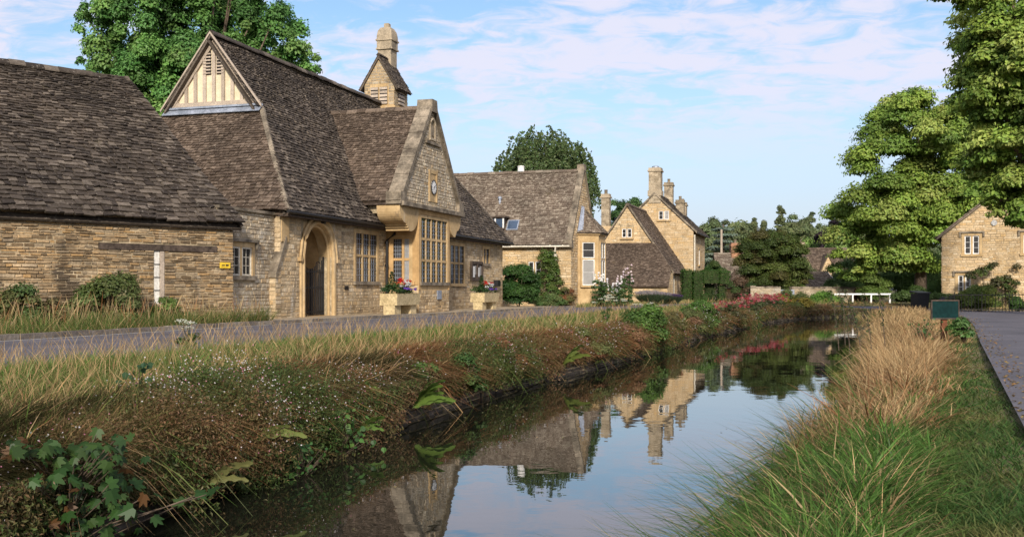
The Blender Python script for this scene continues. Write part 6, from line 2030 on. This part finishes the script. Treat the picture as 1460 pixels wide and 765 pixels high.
bush('garden_shrub', 'wide green shrubs below the cream cottage behind the wall', 'bush', (U2(1165, 108), 108, 0), (2.0, 1.2, 1.9), 4500, .16, ((.075, .115, .03), (.06, .1, .03)))
bush('garden_shrub', 'tall green shrubs between garage roof and lime tree', 'bush', (U2(1212, 97), 97, 0), (1.8, 1.2, 2.4), 5000, .16, ((.06, .10, .028), (.075, .12, .03)))

# ------------------------------------------------------------------ plants along the left bank
def valerian(label, w, ds, h, r, red, seed):
    s = float(interp(w, LB)) + ds
    x, y = XY(w, s)
    t = thing('red_valerian', label, 'flowering plant', (x, y, -.45), 0, 'red valerian along the left bank')
    C = np.array([(rng.normal(0, r * .5), rng.normal(0, r * .4), rng.uniform(.15, h * .75)) for _ in range(16)])
    mb = MB(); clump_leaves(mb, C, np.full(16, r * .36), 90, .10, [(.055, .085, .035), (.075, .10, .04), (.09, .085, .04)], .9); mb.build('foliage', M['leaf'], t)
    k = int(36 * red)
    H = np.array([(rng.normal(0, r * .55), rng.normal(0, r * .4), h * rng.uniform(.7, 1.05)) for _ in range(k)])
    mb = MB(); clump_leaves(mb, H, np.full(k, .085), 22, .05, [(.42, .06, .085), (.48, .12, .14), (.36, .06, .07), (.42, .20, .18), (.30, .10, .08)], 1.1, aspect=.8); mb.build('flower', M['petal'], t)


VAL = [(47, -.25, .75, .5, .5, 'small half faded red valerian clump, nearest along the bank'), (51, -.2, .85, .6, .9, 'red valerian clump beside a dark green shrub'), (54.5, -.3, .75, .6, .8, 'dusty pink valerian clump beyond the first shrub'),
       (58, -.3, .95, .7, 1.2, 'full red valerian clump midway along the bank'), (61.5, -.5, 1.0, .8, 1.5, 'tall red valerian clump before the brightest one'), (65, -.7, 1.15, .95, 2.4, 'brightest tall crimson valerian clump opposite the yew'),
       (68, -1.0, 1.05, .9, 2.2, 'last crimson valerian clump before the yellow weeds')]
for k, (w, ds, h, r, red, lab) in enumerate(VAL): valerian(lab, w, ds, h, r, red, k)


def bank_xy(w, ds): return XY(w, float(interp(w, LB)) + ds)


bush('bank_shrub', 'fresh green shrub bulging over the water halfway along the left bank', 'bush', (*bank_xy(31.5, .0), -.75), (.75, .5, .85), 2600, .085, ((.06, .11, .022), (.05, .09, .02)), clumps=20)
bush('bank_shrub', 'mid green shrub on the bank before the first red valerian', 'bush', (*bank_xy(44, -.1), -.7), (.8, .6, .95), 2600, .10, ((.05, .10, .02), (.06, .105, .025)), clumps=20)
bush('bank_shrub', 'small dark shrub on the bank beside the daisies, nearer than the ferns end', 'bush', (*bank_xy(16.3, .12), -.8), (.42, .32, .5), 1500, .055, ((.03, .06, .015), (.045, .075, .02)), clumps=14)
bush('bank_shrub', 'yellow flowered weeds at the far bend of the bank', 'bush', (*bank_xy(72.5, -1.0), -.4), (1.4, .8, .85), 3500, .11, ((.11, .12, .03), (.08, .10, .03), (.18, .15, .03)))
bush('reed_bed', 'bright green reeds at the far end of the water', 'bush', (23.6, 80.2, -.8), (1.9, .6, .95), 4500, .13, ((.06, .13, .02), (.08, .15, .025)))
bush('reed_bed', 'olive green weeds between the reeds and the yellow flowers', 'bush', (21.2, 79.3, -.7), (1.2, .6, .85), 2800, .12, ((.06, .09, .025), (.08, .11, .03)))


for w_, ds_, z_, r_, c_, sz_, lab_ in (
        (9.9, .02, -.62, (.26, .22, .30), ((.05, .10, .022), (.07, .12, .03)), .045, 'small leafy green weed hanging between the sapling and the dark ivy'),
        (12.6, .05, -.66, (.24, .2, .3), ((.06, .12, .025), (.08, .14, .03)), .04, 'bright leafy weed on the bank wall between the ivy and the strap fern'),
        (14.8, -.05, -.6, (.34, .26, .36), ((.05, .09, .022), (.12, .08, .035)), .042, 'green and rust weed mound just beyond the strap fern'),
        (19.0, .05, -.68, (.45, .32, .48), ((.15, .075, .035), (.09, .075, .03)), .045, 'rust coloured weed mound before the yellow green fern'),
        (24.5, .05, -.68, (.5, .34, .5), ((.16, .08, .04), (.08, .09, .03), (.12, .06, .035)), .05, 'reddish weed mound beyond the yellow green fern'),
        (28.0, .0, -.7, (.5, .36, .55), ((.09, .11, .035), (.14, .08, .04)), .055, 'bronze green weed mound short of the fresh green shrub'),
        (36.5, .0, -.7, (.6, .4, .6), ((.16, .085, .04), (.10, .09, .035)), .06, 'wide rusty weed mound past the fresh green shrub'),
        (40.5, .0, -.7, (.55, .4, .62), ((.14, .08, .045), (.085, .10, .035)), .065, 'bronze weed mound nearest the first valerian shrub')):
    bush('bank_weed', lab_, 'bush', (*bank_xy(w_, ds_), z_), r_, 0, sz_, c_, clumps=18)


def fern(label, w, ds, z, n, L_, col, fan=(-1.0, 1.0), seed=0):
    x, y = bank_xy(w, ds)
    t = tag(bpy.data.objects.new('hart_tongue_fern', None), label, 'fern', "hart's tongue ferns on the bank wall"); COL.objects.link(t); t.location = (x, y, z); t.rotation_euler = (0, 0, RZ)
    r = np.random.default_rng(seed)
    for k in range(n):
        a = fan[0] + (fan[1] - fan[0]) * (k + .5) / n + r.normal(0, .12)
        d = np.array([math.sin(a), -.65 + r.normal(0, .12), .35 + .75 * math.cos(a) + r.normal(0, .12)]); d /= np.linalg.norm(d)
        l = L_ * r.uniform(.7, 1.1)
        sd = unit(np.cross(d, [0, -1, .2])); K = 12
        V, F = [], []
        for i in range(K):
            q = i / (K - 1)
            p = d * l * q + np.array([0, -.10, -.30]) * l * q ** 2.5
            wv_ = l * .075 * (math.sin(math.pi * min(1, q * .88 + .10)) ** .6) * (1 + .10 * math.sin(i * 2.2)) + .002
            V += [p - sd * wv_ + [0, -.004, .01 * math.sin(i * 2)], p + np.array([0, .006, -.006]), p + sd * wv_ + [0, -.004, -.01 * math.sin(i * 2)]]
        F = [(3 * i + j, 3 * i + j + 1, 3 * i + j + 4, 3 * i + j + 3) for i in range(K - 1) for j in (0, 1)]
        mb = MB(); mb.add(V, F, 0, np.tile(np.array(col) * r.uniform(.75, 1.2), (len(V), 1)))
        mb.build('frond', M['leaf'], t, smooth=True)


fern('bright fern with long strap fronds on the near bank wall', 13.6, .34, -.62, 12, .62, (.12, .19, .035), (-.2, 1.5), 1)
fern('yellow green fern on the bare stones farther along the bank', 21.5, .36, -.58, 12, .72, (.15, .19, .04), (-1.2, 1.2), 2)
fern('small fern low beside the ivy leaves', 11.6, .36, -.70, 8, .42, (.10, .17, .035), (.3, 1.7), 3)
fern('pale curled fern at the foot of the near bank', 7.9, .42, -.66, 5, .42, (.17, .17, .06), (.4, 1.9), 4)
fern('single long frond reaching over the daisies', 8.9, .36, -.42, 3, .46, (.15, .18, .05), (.9, 1.5), 5)


def leafspray(name, label, cat, loc, n, size, spread, col, lobes=5, stems=4, zr=(0, .5), gloss=None):
    """big single leaves with lobed outline on short stems"""
    t = thing(name, label, cat, loc)
    mb, ms = MB(), MB()
    for k in range(n):
        c = np.array([rng.normal(0, spread[0]), rng.normal(0, spread[1]), rng.uniform(*zr)])
        nn = unit(np.array([.35, -.6, .65]) + rng.normal(size=3) * .45)
        tdir = unit(np.cross(nn, [rng.normal(), rng.normal() * .3, -1.0])); ud = np.cross(nn, tdir); ud = ud if ud[2] < .3 else -ud; tdir = np.cross(ud, nn)
        sz = size * rng.uniform(.6, 1.25); V = [c]
        half = [(90, 1.0), (76, .74), (68, .55), (52, .84), (44, .92), (30, .62), (20, .46), (4, .70), (-12, .50), (-45, .36), (-75, .16)] if lobes == 5 else [(90, 1.0), (66, .66), (44, .62), (18, .66), (-12, .58), (-42, .5), (-72, .34)]
        ring_ = half + [(180 - a_, q_) for a_, q_ in half[:0:-1]]
        m = len(ring_)
        for a_, q_ in ring_:
            a = math.radians(a_); rr = q_ * sz * .6
            V.append(c + tdir * math.cos(a) * rr + ud * math.sin(a) * rr - nn * rr * (.25 * abs(math.cos(a)) + .12 * math.sin(a)))
        cc = np.clip(np.array(col[rng.integers(0, len(col))]) * rng.uniform(.7, 1.3), .004, .6)
        mb.add(V, [(0, i + 1, (i + 1) % m + 1) for i in range(m)], 0, np.tile(cc, (len(V), 1)))
        if k % 2 == 0: ms.tube([(c[0] * .2, c[1] * .2 + .1, max(-.1, c[2] - .3)), tuple(c - nn * .02)], .004, 4)
    mb.build('foliage', M['leaf'], t); ms.build('stem', M['bark'], t)
    return t


leafspray('sycamore_sapling', 'sycamore sapling with broad lobed leaves at the bottom left water edge', 'sapling', (*bank_xy(6.2, .2), -.80), 270, .135, (.33, .20), [(.024, .06, .014), (.034, .078, .018), (.02, .048, .012), (.036, .08, .02), (.045, .09, .02), (.028, .065, .015), (.04, .075, .02), (.11, .055, .022)], 5, zr=(-.02, .75))
leafspray('ivy_clump', 'bright green ivy trailing from the bank beside the small fern', 'ivy', (*bank_xy(10.9, .42), -.80), 150, .075, (.20, .14), [(.06, .14, .03), (.045, .11, .028), (.09, .17, .04)], 3, zr=(.0, .42))
leafspray('ivy_clump', 'dark green ivy dipping into the water nearer the sapling', 'ivy', (*bank_xy(9.6, .46), -.86), 100, .068, (.13, .12), [(.04, .11, .028), (.055, .125, .03)], 3, zr=(.0, .30))
leafspray('nettle_plant', 'dark leafy nettle standing up among the daisies at far left', 'plant', (*bank_xy(8.2, -.55), -.25), 34, .085, (.10, .10), [(.03, .075, .035), (.04, .085, .035)], 3, zr=(.05, .62))


def hogweed(label, x, y, z, h, heads):
    t = thing('hogweed', label, 'flowering plant', (x, y, z), 0, 'white umbellifers on the verge')
    ms, mf = MB(), MB()
    for k in range(heads):
        tx, ty, tz = rng.normal(0, .14), rng.normal(0, .12), h * rng.uniform(.75, 1)
        ms.tube([(0, 0, -.1), (tx * .4, ty * .4, tz * .6), (tx, ty, tz)], [.008, .006, .004], 5)
        q = np.stack([tx + rng.normal(0, .045, 60), ty + rng.normal(0, .045, 60), tz + rng.normal(0, .012, 60)], 1)
        leafquads(mf, q, rng.normal(size=(60, 3)) * .3 + [0, -.3, 1], np.full(60, .024), vary((.62, .62, .50), 60, .1), .9)
    ms.build('stem', M['leafcore'], t); mf.build('flower', M['petal'], t)
    mb = MB(); clump_leaves(mb, [(0, 0, h * .3), (.08, 0, h * .5), (-.1, 0, h * .4)], [.14, .12, .12], 50, .07, [(.06, .10, .03)], .8); mb.build('foliage', M['leaf'], t)


hogweed('white umbellifer standing in the verge grass at far left', *XY(13.6, -9.2), 0, .55, 3)
hogweed('white umbellifer cluster on the verge near the green bank shrub', *XY(31.5, -6.6), -.1, .95, 7)
hogweed('white umbellifer just beyond the cluster on the verge', *XY(33.5, -6.4), -.1, .8, 4)
hogweed('low white umbellifer on the bank lip past the cluster', *XY(36, -6.2), -.1, .7, 5)


def weed(label, x, y, h, lean):
    t = thing('dock_weed', label, 'weed', (x, y, -.15), 0, 'tall dark weeds on the right bank')
    top = np.array([lean, .05, h])
    pts = [np.array([lean * q ** 1.6, .05 * q, h * q]) for q in np.linspace(0, 1, 6)]
    mb = MB(); mb.tube(pts, [.009, .008, .007, .006, .005, .003], 5); mb.build('stem', M['bark'], t)
    k = 70; q = rng.random(k) ** .7 * .75 + .25
    P = np.stack([lean * q ** 1.6, .05 * q, h * q], 1) + rng.normal(0, .022, (k, 3))
    mb = MB(); leafquads(mb, P, rng.normal(size=(k, 3)) * .6 + [0, -.6, .3], rng.uniform(.03, .075, k), vary((.045, .065, .022), k, .3), .45); mb.build('foliage', M['leaf'], t)


WD = [(1196, 20, 1.15, -.15, 'leftmost tall dark dock weed leaning over the water'), (1212, 19, 1.25, -.22, 'tallest dark dock weed on the right bank'), (1228, 18, 1.15, -.28, 'leaning dark dock weed beside the tallest one'),
      (1243, 19, 1.05, -.16, 'upright dark dock weed among straw stems'), (1262, 20, 1.1, -.1, 'dark dock weed toward the sign'), (1205, 22, 1.0, -.05, 'thin dark dock weed behind the leftmost one')]
for u, Y, h, le, lab in WD: weed(lab, U2(u, Y), Y, h, le)
# willowherb sprigs in front of the sign
leafspray('bank_sapling', 'young leafy sapling shoots on the lane edge left of the green sign', 'sapling', (8.5, 21.6, .0), 60, .075, (.16, .12), [(.04, .085, .022), (.055, .10, .028)], 3, zr=(.0, .42))
